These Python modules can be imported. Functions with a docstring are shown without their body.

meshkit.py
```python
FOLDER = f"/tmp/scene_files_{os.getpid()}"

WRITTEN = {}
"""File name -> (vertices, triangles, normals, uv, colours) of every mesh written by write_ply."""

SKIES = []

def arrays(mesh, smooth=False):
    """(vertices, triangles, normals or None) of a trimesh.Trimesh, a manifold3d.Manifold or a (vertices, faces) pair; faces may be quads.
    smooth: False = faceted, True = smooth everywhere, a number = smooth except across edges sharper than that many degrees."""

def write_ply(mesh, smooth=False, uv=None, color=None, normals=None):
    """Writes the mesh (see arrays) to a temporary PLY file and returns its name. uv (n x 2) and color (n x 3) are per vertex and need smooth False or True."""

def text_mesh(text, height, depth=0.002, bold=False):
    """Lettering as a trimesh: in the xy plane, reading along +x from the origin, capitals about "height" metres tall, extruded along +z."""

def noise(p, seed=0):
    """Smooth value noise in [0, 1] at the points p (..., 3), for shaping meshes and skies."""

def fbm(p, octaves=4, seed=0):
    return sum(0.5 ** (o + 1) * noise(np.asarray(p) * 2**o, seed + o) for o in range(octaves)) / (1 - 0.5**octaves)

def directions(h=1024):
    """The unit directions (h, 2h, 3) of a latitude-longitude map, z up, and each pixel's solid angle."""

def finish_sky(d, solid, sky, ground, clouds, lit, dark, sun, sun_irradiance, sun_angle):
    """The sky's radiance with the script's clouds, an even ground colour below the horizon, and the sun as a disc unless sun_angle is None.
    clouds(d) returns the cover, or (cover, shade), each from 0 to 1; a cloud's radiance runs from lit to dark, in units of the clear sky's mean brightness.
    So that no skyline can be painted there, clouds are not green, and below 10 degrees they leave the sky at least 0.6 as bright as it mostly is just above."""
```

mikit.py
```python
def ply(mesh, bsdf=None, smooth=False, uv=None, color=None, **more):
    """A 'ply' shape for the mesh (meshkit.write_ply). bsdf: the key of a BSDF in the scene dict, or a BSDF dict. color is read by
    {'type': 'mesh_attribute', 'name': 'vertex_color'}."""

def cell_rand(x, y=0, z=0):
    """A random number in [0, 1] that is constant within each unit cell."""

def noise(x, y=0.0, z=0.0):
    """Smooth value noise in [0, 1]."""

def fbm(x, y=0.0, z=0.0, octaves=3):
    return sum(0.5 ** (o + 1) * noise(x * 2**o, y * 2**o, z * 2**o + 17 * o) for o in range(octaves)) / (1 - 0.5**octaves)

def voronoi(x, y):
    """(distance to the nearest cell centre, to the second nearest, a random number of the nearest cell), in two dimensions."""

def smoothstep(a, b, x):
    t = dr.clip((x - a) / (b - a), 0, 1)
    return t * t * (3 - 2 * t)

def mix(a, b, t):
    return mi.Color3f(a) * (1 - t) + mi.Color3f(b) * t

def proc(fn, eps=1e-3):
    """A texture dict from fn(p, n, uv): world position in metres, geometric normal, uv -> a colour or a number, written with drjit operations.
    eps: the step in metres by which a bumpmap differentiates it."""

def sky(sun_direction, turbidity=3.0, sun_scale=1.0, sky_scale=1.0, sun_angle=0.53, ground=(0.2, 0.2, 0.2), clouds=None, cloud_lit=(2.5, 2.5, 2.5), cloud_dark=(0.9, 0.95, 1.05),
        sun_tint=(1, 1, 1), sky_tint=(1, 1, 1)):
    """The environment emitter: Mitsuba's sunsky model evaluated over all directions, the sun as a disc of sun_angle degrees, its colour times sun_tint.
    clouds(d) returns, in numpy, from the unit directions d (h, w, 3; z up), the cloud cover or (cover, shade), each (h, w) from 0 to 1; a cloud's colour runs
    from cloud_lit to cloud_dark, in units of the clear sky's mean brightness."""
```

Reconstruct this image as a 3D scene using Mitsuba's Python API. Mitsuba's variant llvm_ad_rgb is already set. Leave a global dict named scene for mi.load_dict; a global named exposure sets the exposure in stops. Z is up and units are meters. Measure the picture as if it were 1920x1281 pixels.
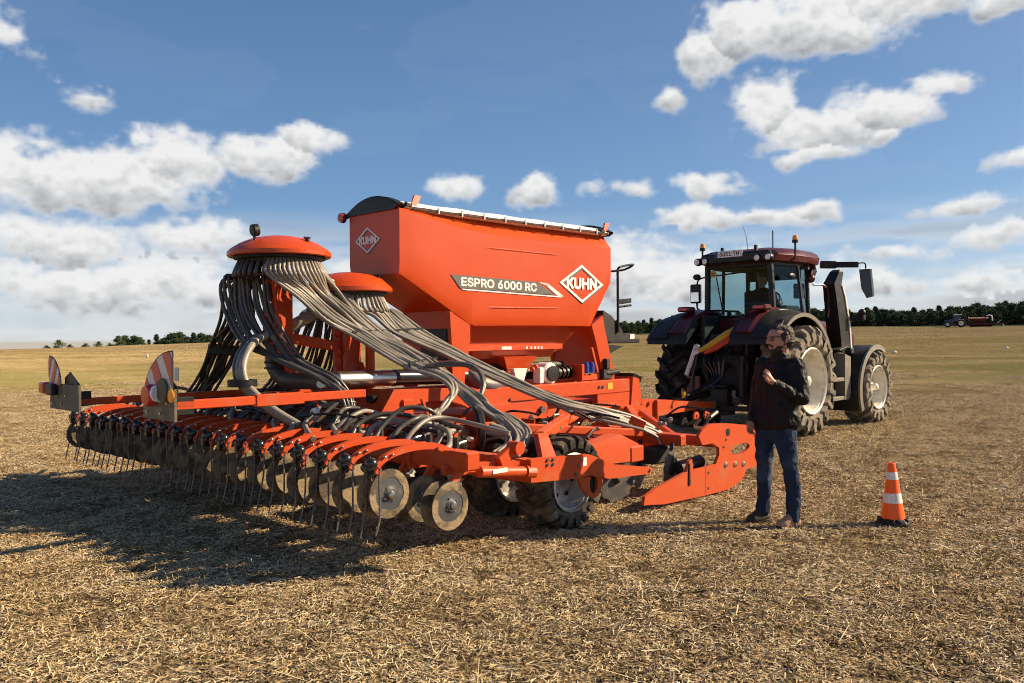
import math
import numpy as np, trimesh, drjit as dr, mitsuba as mi, manifold3d as m3
from shapely.geometry import Polygon, Point, LineString
from shapely import affinity
from shapely.ops import unary_union
import mikit, meshkit
from mikit import noise, fbm, smoothstep, mix

rng = np.random.default_rng(7)
T = mi.ScalarTransform4f
scene, labels = {}, {}

# ------------------------------------------------------------------ camera, sky, sun, exposure
exposure = 1.40
CAM = np.array([0, 0, 1.70])
PITCH, ROLL = math.radians(-0.30), math.radians(0.53)
_fw = np.array([0, math.cos(PITCH), math.sin(PITCH)])
_up = np.array([math.sin(ROLL), -math.sin(PITCH) * math.cos(ROLL), math.cos(PITCH) * math.cos(ROLL)])
scene['camera'] = {'type': 'perspective', 'fov': 2 * math.degrees(math.atan(960 / 1575)), 'fov_axis': 'x', 'near_clip': 0.1, 'far_clip': 6000.0,
                   'to_world': T().look_at(origin=CAM.tolist(), target=(CAM + _fw).tolist(), up=_up.tolist())}
SUN = np.array([0.99 * math.cos(math.radians(30)), 0.13 * math.cos(math.radians(30)), math.sin(math.radians(30))])


def clouds(d):
    h, w = d.shape[:2]
    az = np.degrees(np.arctan2(d[..., 0], d[..., 1]))
    el = np.degrees(np.arcsin(np.clip(d[..., 2], -1, 1)))
    P = lambda a, e, z: np.stack([az * a, el * e, az * 0 + z], -1)
    # cumulus banks as (azimuth, elevation of the centre, half width, half height, strength), degrees
    B = [(-26.5, 9.4, 8.0, 2.9, 1.35), (-22.5, 10.3, 5.0, 2.3, 1.2), (-31.5, 9.6, 5, 2.3, 1.15), (-16.0, 11.2, 3.4, 2.0, 1.25), (-13.4, 12.6, 2.4, 1.3, 1.1), (-20.3, 6.2, 3.6, 1.4, 1.0), (-28, 5.8, 5, 1.9, 1.05), (-26, 3.2, 9, 2.0, 1.0), (-16, 3.6, 4, 1.6, .8),
         (-4.1, 9.7, 1.7, 1.3, 1.0), (1.8, 9.8, 2.0, 1.5, 1.0), (7.4, 9.5, 1.7, .6, .6), (10.4, 15.3, .9, .8, .6), (13.4, 9.8, 2.8, 1.1, 1.05), (11.5, 7.6, 2.4, 1.0, .85),
         (13.4, 17.4, 2.0, 2.2, 1.2), (16.5, 18.8, 3.8, 2.6, 1.35), (21.0, 18.8, 5.0, 2.8, 1.35), (25.5, 20.0, 5.2, 2.6, 1.35), (29.0, 20.9, 5.0, 2.4, 1.3), (20.5, 21.2, 4.0, 1.5, 1.0), (30.5, 18.6, 2.6, 1.0, .9),
         (16.9, 14.2, 2.4, 2.0, 1.2), (20.0, 12.9, 4.2, 2.0, 1.35), (24.0, 13.4, 3.8, 1.6, 1.3), (26.8, 14.4, 2.0, .8, 1.0), (19.5, 11.4, 3.0, .9, .95), (23.8, 12.0, 1.2, .7, .9),
         (13.5, 7.4, 4.5, 1.2, 1.1), (17.6, 7.3, 3.0, .9, 1.0), (20.3, 7.6, 1.6, .8, .95), (7.0, 4.2, 5, 2.4, .95), (12, 3.4, 6, 2.0, .95), (17, 4.4, 4, 1.2, .8), (30.6, 10.1, 1.5, .6, .9), (28.4, 7.6, 2.2, .7, .85), (24.5, 5.0, 2.6, .8, .7), (29.8, 5.6, 2.2, .7, .8), (22, 3.0, 5, 1.0, .7), (29, 3.0, 4, .9, .65),
         (-30.5, 16.9, 1.6, 1.2, .62), (-27.0, 14.2, 1.2, 1.1, .55), (-33, 18.5, 3, 1.0, .7), (-9.5, 3.5, 5, 2.0, .75), (0, 3.5, 6, 2.0, .7), (1.5, 22.5, .7, .5, .6),
         (45, 15, 9, 4, 1.2), (60, 8, 12, 3, 1.1), (-48, 12, 9, 3.5, 1.1), (-65, 18, 10, 4, 1.1), (95, 12, 12, 3, .9), (150, 12, 14, 4, .9), (-110, 12, 14, 3.5, .9), (-160, 14, 12, 4, .9)]
    wa, we = (meshkit.fbm(P(.22, .30, 1), 3, 51) - .5) * 5.0, (meshkit.fbm(P(.22, .30, 7), 3, 52) - .5) * 2.2
    A, E = az + wa * .55, el + we * .75
    f, pos, dxs = np.full((h, w), -1.0), np.zeros((h, w)), np.zeros((h, w))
    for a, e, rw, rh, s in B:
        dx = ((A - a + 180) % 360 - 180) / rw
        dy = (E - e) / rh
        g = s * (1 - np.sqrt(dx ** 2 + np.where(dy < 0, dy * 1.35, dy) ** 2))
        better = g > f
        dxs = np.where(better, np.clip(dx, -1, 1), dxs)
        f, pos = np.where(better, g, f), np.where(better, np.clip(dy, -1.4, 1.4), pos)
    n1 = meshkit.fbm(P(.55, .85, 0), 4, 11) - .5
    n2 = meshkit.fbm(P(1.7, 2.5, 3), 4, 21) - .5
    n3 = meshkit.fbm(P(5.5, 7.0, 5), 3, 23) - .5
    g = np.maximum(f, -.7) + .14 + n1 * 1.15 + n2 * .50 + n3 * .15
    c1 = np.clip((g - .0) / .60, 0, 1)
    c1 = c1 * c1 * (3 - 2 * c1)
    low = np.clip(1 - el / 8.5, 0, 1) * (el > -1)
    layer = meshkit.fbm(P(.13, .95, 9), 5, 31)
    c2 = np.clip((layer - .36) * 3.0, 0, 1) * np.clip(low * 2.2, 0, 1) * .9
    haze = np.clip(1 - el / 9.0, 0, 1) ** 1.5 * .60
    thin = np.clip((meshkit.fbm(P(.10, .30, 5), 5, 41) - .55) * 1.3, 0, .02) * np.clip(el / 6, 0, 1)
    cover = 1 - (1 - c1) * (1 - c2) * (1 - thin) * (1 - haze)
    dense = np.clip((g - .05) / .55, 0, 1)
    shade = np.clip((.20 - pos * .75 + n2 * .8 + n1 * .8 - dxs * .10), 0, 1) * dense * .95
    shade = np.where(c1 > .02, shade, np.clip((layer - .50) * 2.6, 0, .6))
    return cover, shade


scene['sky'] = mikit.sky(SUN.tolist(), turbidity=3.0, sun_scale=2.55, sun_tint=(1.0, 1.0, .97), ground=(0.37, 0.39, 0.41), clouds=clouds, cloud_lit=(3.5, 3.5, 3.48), cloud_dark=(1.25, 1.32, 1.45), sky_tint=(0.88, 1.02, 1.22))

# ------------------------------------------------------------------ materials


def mat(key, color, rough=.5, metal=0., spec=.5, coat=0., bump=None, **kw):
    b = {'type': 'principled', 'base_color': color if isinstance(color, dict) else {'type': 'rgb', 'value': list(color)}, 'roughness': rough, 'metallic': metal, 'specular': spec}
    if coat:
        b['clearcoat'], b['clearcoat_gloss'] = coat, .9
    b.update(kw)
    if bump is not None:
        b = {'type': 'bumpmap', 'arbitrary': mikit.proc(bump[0], bump[2] if len(bump) > 2 else .002), 'scale': bump[1], 'bsdf': b}
    scene[key] = {'type': 'twosided', 'bsdf': b}
    return key


def dusty(base, dust, k0, k1, scale=3., zlo=None, amt=.5):
    def fn(p, n, uv):
        q = fbm(p.x * scale, p.y * scale, p.z * scale, 4)
        t = smoothstep(k0, k1, q) * amt
        if zlo is not None:
            t = dr.clip(t + smoothstep(zlo[0], zlo[1], p.z + (q - .5) * .5) * zlo[2], 0, 1)
        t = dr.clip(t + (noise(p.x * 45, p.y * 45, p.z * 45) - .5) * .08, 0, 1)
        return mix(base, dust, t)
    return mikit.proc(fn)


ORANGE = (0.48, 0.054, 0.006)
DUST = (0.27, 0.18, 0.10)
mat('mat_hopper', dusty(ORANGE, (0.42, 0.095, .03), .5, .85, 1.3, (1.9, 1.2, .12), .4), .34, spec=.35, coat=.35, bump=(lambda p, n, uv: fbm(p.x * 1.6, p.y * 1.6, p.z * 1.6, 2), .012, .01))
mat('mat_orange', dusty(ORANGE, DUST, .56, .85, 4., (1.0, .2, .12), .4), .45, spec=.35, coat=.15)
mat('mat_white', (.72, .71, .68), .5)
mat('mat_decal_grey', (.085, .083, .08), .5)
mat('mat_tarp', dusty((.74, .73, .70), (.5, .47, .42), .5, .8, 3., None, .4), .55)
mat('mat_black', dusty((.010, .010, .011), (.06, .05, .04), .5, .85, 6., None, .4), .45, spec=.35)
mat('mat_black_gloss', (.012, .012, .014), .22, coat=.5)
mat('mat_steel', (.55, .54, .52), .32, metal=1.)
mat('mat_steel_dark', dusty((.10, .10, .11), (.28, .21, .13), .45, .75, 8., None, .7), .5, metal=.35)
mat('mat_disc', dusty((.055, .062, .075), (.15, .125, .09), .50, .75, 12., None, .7), .5, metal=.2)
mat('mat_mud', dusty((.27, .205, .128), (.085, .070, .055), .42, .64, 9., None, .9), .95, spec=.1, bump=(lambda p, n, uv: fbm(p.x * 60, p.y * 60, p.z * 60, 3), .006))
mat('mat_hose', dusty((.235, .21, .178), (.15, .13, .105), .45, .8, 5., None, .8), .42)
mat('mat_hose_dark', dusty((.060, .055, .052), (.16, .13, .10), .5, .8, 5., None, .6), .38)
mat('mat_rubber', dusty((.020, .020, .021), (.20, .155, .10), .5, .78, 7., (.6, .0, .35), .5), .85, spec=.2)
mat('mat_rubber_mid', dusty((.03, .028, .026), (.20, .165, .12), .44, .72, 6., (.7, .0, .25), .75), .9, spec=.15)
mat('mat_rubber_dusty', dusty((.215, .19, .155), (.075, .066, .056), .48, .75, 6., None, .7), .9, spec=.15)
mat('mat_rim_cream', dusty((.62, .60, .53), (.38, .30, .2), .45, .8, 5., None, .6), .4)
mat('mat_rim_grey', dusty((.62, .62, .62), (.30, .26, .2), .45, .75, 7., None, .8), .4, metal=.4)
mat('mat_tractor_red', dusty((.080, .007, .010), (.17, .09, .06), .52, .85, 3., None, .5), .32, metal=.25, coat=.7)
mat('mat_plastic_grey', dusty((.016, .016, .017), (.08, .068, .055), .5, .85, 5., None, .45), .55, spec=.3)
mat('mat_dull', dusty((.014, .014, .016), (.07, .055, .04), .5, .85, 6., None, .6), .6)
mat('mat_red_reflect', (.52, .035, .02), .3, coat=.5)
mat('mat_stripe_red', (.50, .055, .03), .4)
mat('mat_stripe_white', (.55, .53, .50), .4)
mat('mat_lens_red', (.45, .02, .02), .15, coat=1.)
mat('mat_lens_amber', (.85, .30, .01), .15, coat=1.)
mat('mat_lamp_glass', (.75, .74, .70), .12, coat=1.)
mat('mat_olive', dusty((.075, .068, .045), (.2, .16, .1), .5, .8, 6., None, .6), .6)
mat('mat_yellow', (.52, .33, .025), .5)
mat('mat_blue', (.02, .05, .30), .4)
mat('mat_interior', (.012, .016, .022), .7, spec=.2)
scene['mat_glass'] = {'type': 'thindielectric', 'int_ior': 1.35, 'specular_reflectance': {'type': 'rgb', 'value': [.22, .26, .30]}, 'specular_transmittance': {'type': 'rgb', 'value': [.52, .68, .72]}}
mat('mat_mirror', (.8, .8, .8), .04, metal=1.)
mat('mat_skin', (.40, .195, .135), .5)
mat('mat_jacket', (.0045, .005, .007), .6, spec=.25, bump=(lambda p, n, uv: fbm(p.x * 22, p.y * 22, p.z * 13, 3), .03, .004))
mat('mat_jeans', dusty((.014, .027, .062), (.045, .07, .125), .5, .75, 7., None, .7), .8, spec=.2, bump=(lambda p, n, uv: fbm(p.x * 24, p.y * 24, p.z * 11, 3), .03, .004))
mat('mat_shoe_tan', dusty((.33, .19, .12), (.42, .32, .2), .5, .8, 20., None, .6), .7)
mat('mat_shoe_dark', (.03, .022, .018), .7)
mat('mat_hair', (.018, .012, .008), .6, bump=(lambda p, n, uv: fbm(p.x * 120, p.y * 120, p.z * 60, 3), .01, .001))
mat('mat_cone_orange', (.98, .118, .006), .45)
mat('mat_cone_white', (.72, .70, .68), .35)

# ------------------------------------------------------------------ helpers
# machine frame: u forward along the train of drill and tractor, v to its right, z up; meshes are made with y = -v
HEAD = math.radians(44.4)
Fv, Rv, OV = np.array([math.sin(HEAD), math.cos(HEAD), 0]), np.array([math.cos(HEAD), -math.sin(HEAD), 0]), np.array([-2.985, 7.894, 0])
_m = np.eye(4)
_m[:3, 0], _m[:3, 1], _m[:3, 3] = Fv, -Rv, OV
MACH = T(_m)
WORLD = T()


def key_for(base):
    if base not in scene and base not in labels:
        return base
    i = 1
    while f'{base}_{i:03d}' in scene or f'{base}_{i:03d}' in labels:
        i += 1
    return f'{base}_{i:03d}'


def thing(name, label, cat, group=None, kind=None):
    k = key_for(name)
    labels[k] = {'label': label}
    if cat:
        labels[k]['category'] = cat
    if group:
        labels[k]['group'] = group
    if kind:
        labels[k]['kind'] = kind
    return k


HOLDERS = set()


def put(name, mesh, material, parent=None, smooth=30, M=None, label=None, **kw):
    """one entry of the scene: a part named name of its parent"""
    base = f'{parent}__{name}' if parent else name
    k = base
    i = 0
    while k in scene or k in HOLDERS:
        i += 1
        k = f'{base}_{i:03d}'
    if isinstance(mesh, (list,)):
        mesh = trimesh.util.concatenate(mesh)
    scene[k] = mikit.ply(mesh, material, smooth, to_world=M if M is not None else MACH, **kw)
    if label:
        labels[k] = {'label': label}
    return k


def holder(name, parent):
    """key of a part that has pieces only (no mesh of its own)"""
    base = f'{parent}__{name}'
    k, i = base, 0
    while k in scene or k in HOLDERS:
        i += 1
        k = f'{base}_{i:03d}'
    HOLDERS.add(k)
    return k


def mesh(v, f):
    return trimesh.Trimesh(np.asarray(v, float), np.asarray(f), process=False)


def flip(m):
    return mesh(m.vertices, m.faces[:, ::-1])


_BF = None


def box(u0, u1, v0, v1, z0, z1, b=.008):
    """box with chamfered edges in machine coordinates"""
    lo, hi = np.array([min(u0, u1), min(-v0, -v1), min(z0, z1)]), np.array([max(u0, u1), max(-v0, -v1), max(z0, z1)])
    b = min(b, .3 * (hi - lo).min())
    pts = []
    for s in np.ndindex(2, 2, 2):
        c = np.where(np.array(s) == 0, lo, hi)
        inw = np.where(np.array(s) == 0, 1, -1) * b
        for k in range(3):
            q = c + inw
            q[k] = c[k]
            pts.append(q)
    return hull(pts)


def hull(pts):
    return trimesh.convex.convex_hull(np.asarray(pts, float))


def wbox(lo, hi, b=.008):
    return box(lo[0], hi[0], -lo[1], -hi[1], lo[2], hi[2], b)


_PR = np.array([[1, 0, 0, 0], [0, 0, -1, 0], [0, 1, 0, 0], [0, 0, 0, 1.]])


def prism(poly, v0, v1):
    """polygon in (u, z) extruded from v0 to v1"""
    p = poly if hasattr(poly, 'exterior') else Polygon(poly)
    p = p.buffer(0)
    parts = []
    for g in getattr(p, 'geoms', [p]):
        m = trimesh.creation.extrude_polygon(g, v1 - v0, engine='earcut')
        m.apply_transform(_PR)
        m.apply_translation([0, -v0, 0])
        parts.append(m)
    return trimesh.util.concatenate(parts)


def arcpts(c, r, a0, a1, n=16):
    a = np.radians(np.linspace(a0, a1, n))
    return [(c[0] + r * math.cos(t), c[1] + r * math.sin(t)) for t in a]


def lathe(profile, c, n=48, axis='v'):
    m = trimesh.creation.revolve(np.asarray(profile, float), sections=n)
    if axis == 'v':
        m.apply_transform(_PR)
    elif axis == 'u':
        m.apply_transform(np.array([[0, 0, 1, 0], [1, 0, 0, 0], [0, 1, 0, 0], [0, 0, 0, 1.]]))
    m.apply_translation([c[0], -c[1], c[2]])
    return m


def spline(P, n=8):
    """Catmull-Rom through the points"""
    P = np.asarray(P, float)
    Q = np.vstack([2 * P[0] - P[1], P, 2 * P[-1] - P[-2]])
    out = []
    for i in range(1, len(Q) - 2):
        t = np.linspace(0, 1, n, endpoint=False)[:, None]
        a, b, c, d = Q[i - 1], Q[i], Q[i + 1], Q[i + 2]
        out.append(.5 * (2 * b + (c - a) * t + (2 * a - 5 * b + 4 * c - d) * t ** 2 + (3 * b - a - 3 * c + d) * t ** 3))
    out.append(P[-1:])
    return np.vstack(out)


def tube(P, r, sides=8, n=6, curve=True, world=False):
    """a round tube through points given as (u, v, z)"""
    P = np.asarray(P, float).copy()
    if not world:
        P[:, 1] *= -1
    r = np.asarray(r, float)
    if curve and len(P) > 2:
        k = len(P)
        P = spline(P, n)
        if r.ndim:
            r = np.interp(np.linspace(0, k - 1, len(P)), np.arange(k), r)
    t = np.gradient(P, axis=0)
    t /= np.linalg.norm(t, axis=1, keepdims=True) + 1e-12
    a = np.cross(t[0], [0, 0, 1.] if abs(t[0][2]) < .9 else [1., 0, 0])
    A = []
    for i in range(len(P)):
        a = a - t[i] * (a @ t[i])
        a /= np.linalg.norm(a) + 1e-12
        A.append(a)
    A = np.array(A)
    Bn = np.cross(t, A)
    ang = np.arange(sides) * 2 * np.pi / sides
    R = np.broadcast_to(r, (len(P),))
    v = P[:, None] + R[:, None, None] * (np.cos(ang)[None, :, None] * A[:, None] + np.sin(ang)[None, :, None] * Bn[:, None])
    i, j = np.meshgrid(np.arange(len(P) - 1), np.arange(sides), indexing='ij')
    k = (j + 1) % sides
    q = np.stack([i * sides + j, i * sides + k, (i + 1) * sides + k, (i + 1) * sides + j], -1).reshape(-1, 4)
    f = np.vstack([q[:, [0, 1, 2]], q[:, [0, 2, 3]]])
    nv = len(P) * sides
    v = np.vstack([v.reshape(-1, 3), P[:1], P[-1:]])
    j = np.arange(sides)
    f = np.vstack([f, np.stack([j * 0 + nv, (j + 1) % sides, j], 1), np.stack([j * 0 + nv + 1, (len(P) - 1) * sides + j, (len(P) - 1) * sides + (j + 1) % sides], 1)])
    return mesh(v, f)


def beam(p0, p1, w, h, b=.008, world=False, taper=1.):
    """rectangular bar from p0 to p1 (u, v, z); w across, h upright"""
    p0, p1 = np.array(p0, float), np.array(p1, float)
    if not world:
        p0[1] *= -1
        p1[1] *= -1
    t = (p1 - p0) / np.linalg.norm(p1 - p0)
    s = np.cross(t, [0, 0, 1.]) if abs(t[2]) < .95 else np.array([0, 1., 0])
    s /= np.linalg.norm(s)
    n = np.cross(s, t)
    b = min(b, .3 * w, .3 * h)
    pts = []
    for P, e, k in ((p0, 1, 1.), (p1, -1, taper)):
        for a in (-1, 1):
            for c in (-1, 1):
                pts += [P + t * e * b + s * a * w * k / 2 + n * c * (h * k / 2 - b), P + t * e * b + s * a * (w * k / 2 - b) + n * c * h * k / 2, P + s * a * (w * k / 2 - b) + n * c * (h * k / 2 - b)]
    return hull(pts)


def ball(c, r, n=2, s=(1, 1, 1), world=False):
    m = trimesh.creation.icosphere(subdivisions=n, radius=1.)
    m.apply_scale(np.asarray(s, float) * r)
    m.apply_translation([c[0], c[1] if world else -c[1], c[2]])
    return m


def cyl(p0, p1, r, n=20, b=.0, world=False):
    """capped cylinder between two points"""
    p0, p1 = np.array(p0, float), np.array(p1, float)
    if not world:
        p0[1] *= -1
        p1[1] *= -1
    m = trimesh.creation.cylinder(radius=r, segment=[p0, p1], sections=n)
    return m


def loft(sections, cap=True):
    """closed rings of the same number of points, joined"""
    S = np.asarray(sections, float)
    k, n = S.shape[:2]
    i, j = np.meshgrid(np.arange(k - 1), np.arange(n), indexing='ij')
    j2 = (j + 1) % n
    q = np.stack([i * n + j, i * n + j2, (i + 1) * n + j2, (i + 1) * n + j], -1).reshape(-1, 4)
    f = [q[:, [0, 1, 2]], q[:, [0, 2, 3]]]
    v = S.reshape(-1, 3)
    if cap:
        c0, c1 = S[0].mean(0), S[-1].mean(0)
        v = np.vstack([v, c0, c1])
        j = np.arange(n)
        f += [np.stack([j * 0 + k * n, (j + 1) % n, j], 1), np.stack([j * 0 + k * n + 1, (k - 1) * n + j, (k - 1) * n + (j + 1) % n], 1)]
    m = mesh(v, np.vstack(f))
    if m.volume < 0:
        m = flip(m)
    return m


def letters(text, height, width, side='right', at=(0, 0, 0), depth=.002, bold=True, weight=0):
    """raised lettering: its lower left corner at (u, v, z), on a right-facing or rear-facing surface, fitted to width"""
    m = meshkit.text_mesh(text, height, depth, bold)
    lo, hi = m.bounds
    m.apply_translation([-lo[0], -lo[1], 0])
    m.apply_scale([width / (hi[0] - lo[0]), height / (hi[1] - lo[1]), 1])
    if weight:
        q = unary_union([trimesh.path.polygons.projected(b, [0, 0, 1]) for b in m.split(only_watertight=False)]).buffer(weight)
        m = trimesh.util.concatenate([trimesh.creation.extrude_polygon(g, depth, engine='earcut') for g in getattr(q, 'geoms', [q])])
    return face(m, side, at)


def face(m, side, at):
    if side == 'right':
        m.apply_transform(_PR)
    else:  # seen from behind
        m.apply_transform(np.array([[0, 0, -1, 0], [-1, 0, 0, 0], [0, 1, 0, 0], [0, 0, 0, 1.]]))
    m.apply_translation([at[0], -at[1], at[2]])
    return m


def flat(poly, side, at, depth=.002):
    p = poly if hasattr(poly, 'exterior') or hasattr(poly, 'geoms') else Polygon(poly)
    ms = [trimesh.creation.extrude_polygon(g, depth, engine='earcut') for g in getattr(p, 'geoms', [p])]
    return face(trimesh.util.concatenate(ms), side, at)


def tyre(c, R, w, rim, lugs, lug_h, side=1, chev=.5, lug_w=.05, n=56):
    """agricultural tyre with chevron lugs, axis along v; returns one mesh"""
    h = w / 2
    Rc = R - lug_h * 1.25
    prof = [(rim, -h * .72), (rim + .02, -h * .80), (rim + (Rc - rim) * .45, -h * 1.0), (rim + (Rc - rim) * .8, -h * .95), (Rc - .012, -h * .8), (Rc, -h * .45), (Rc + .004, 0),
            (Rc, h * .45), (Rc - .012, h * .8), (rim + (Rc - rim) * .8, h * .92), (rim + (Rc - rim) * .45, h * .98), (rim + .02, h * .80), (rim, h * .72)]
    parts = [lathe(prof, (0, 0, 0), n)]
    for s in (-1, 1):
        for k in range(lugs):
            a0 = 2 * math.pi * (k + (.5 if s > 0 else 0)) / lugs
            ring = []
            for f_, rr in ((.0, R), (.45, R), (.85, R - .004), (1.06, R - lug_h * 1.2), (1.04, R - lug_h * 3.6)):
                a = a0 + chev * (f_ if f_ < 1 else 1.0) * side
                hw = lug_w / 2 * (1 + .25 * f_)
                lo = min(rr - .01, Rc - .012) if f_ < .9 else rr - lug_h * .9
                y = s * h * f_
                sec = []
                for da, r_ in ((-hw * 1.25, lo), (hw * 1.25, lo), (hw, rr), (-hw, rr)):
                    t = a + da / R
                    sec.append((r_ * math.cos(t), y, r_ * math.sin(t)))
                ring.append(sec)
            parts.append(loft(ring))
    m = trimesh.util.concatenate(parts)
    m.apply_translation([c[0], -c[1], c[2]])
    return m


def mirror_v(m, v0=.2):
    q = m.copy()
    q.vertices[:, 1] = -2 * v0 - q.vertices[:, 1]
    return flip(q)

# ------------------------------------------------------------------ the field, one sheet to the horizon
def skyline(az):
    """height of the field's far edge over azimuth (degrees)"""
    return np.interp(az, [-180, -60, -31, -20, 0, 8, 22, 31, 60, 180], [.0, .0, .05, 1.0, 1.5, 1.95, 3.35, 3.2, 3.0, .0])


def ground_z(x, y):
    x, y = np.asarray(x, float), np.asarray(y, float)
    r, az = np.hypot(x, y), np.degrees(np.arctan2(x, y))
    t = np.clip((r - 26) / 194, 0, 1)
    s = skyline(az)
    z = s * t * t * (1.6 - .6 * t)
    back = np.interp(az, [-180, -8, 6, 14, 40, 180], [-.017, -.017, .004, .014, .014, -.017])
    z = z + np.where(back > 0, np.clip(r - 222, 0, 150), np.clip(r - 222, 0, 4000)) * back
    near = np.clip((r - 2) / 6, .3, 1)
    p = np.stack([x, y, 0 * x], -1)
    z = z + (meshkit.fbm(p * .55, 3, 5) - .5) * .03 * near + (meshkit.fbm(p * .06, 3, 6) - .5) * np.clip((r - 25) / 40, 0, 1) * .5
    return z


def build_ground():
    rr = [0.0] + list(.6 * 1.034 ** np.arange(260))
    rr = np.array([r for r in rr if r < 4000])
    na = 720
    a = np.linspace(0, 2 * np.pi, na, endpoint=False)
    X, Y = rr[1:, None] * np.sin(a), rr[1:, None] * np.cos(a)
    V = np.stack([X, Y, ground_z(X, Y)], -1).reshape(-1, 3)
    V = np.vstack([V, [[0, 0, float(ground_z(np.array([0.]), np.array([0.]))[0])]]])
    k = len(rr) - 1
    i, j = np.meshgrid(np.arange(k - 1), np.arange(na), indexing='ij')
    j2 = (j + 1) % na
    q = np.stack([i * na + j, (i + 1) * na + j, (i + 1) * na + j2, i * na + j2], -1).reshape(-1, 4)
    f = np.vstack([q[:, [0, 1, 2]], q[:, [0, 2, 3]]])
    j = np.arange(na)
    f = np.vstack([f, np.stack([j * 0 + k * na, j, (j + 1) % na], 1)])
    m = mesh(V, f)
    if m.face_normals[0][2] < 0:
        m = flip(m)
    return m


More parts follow.
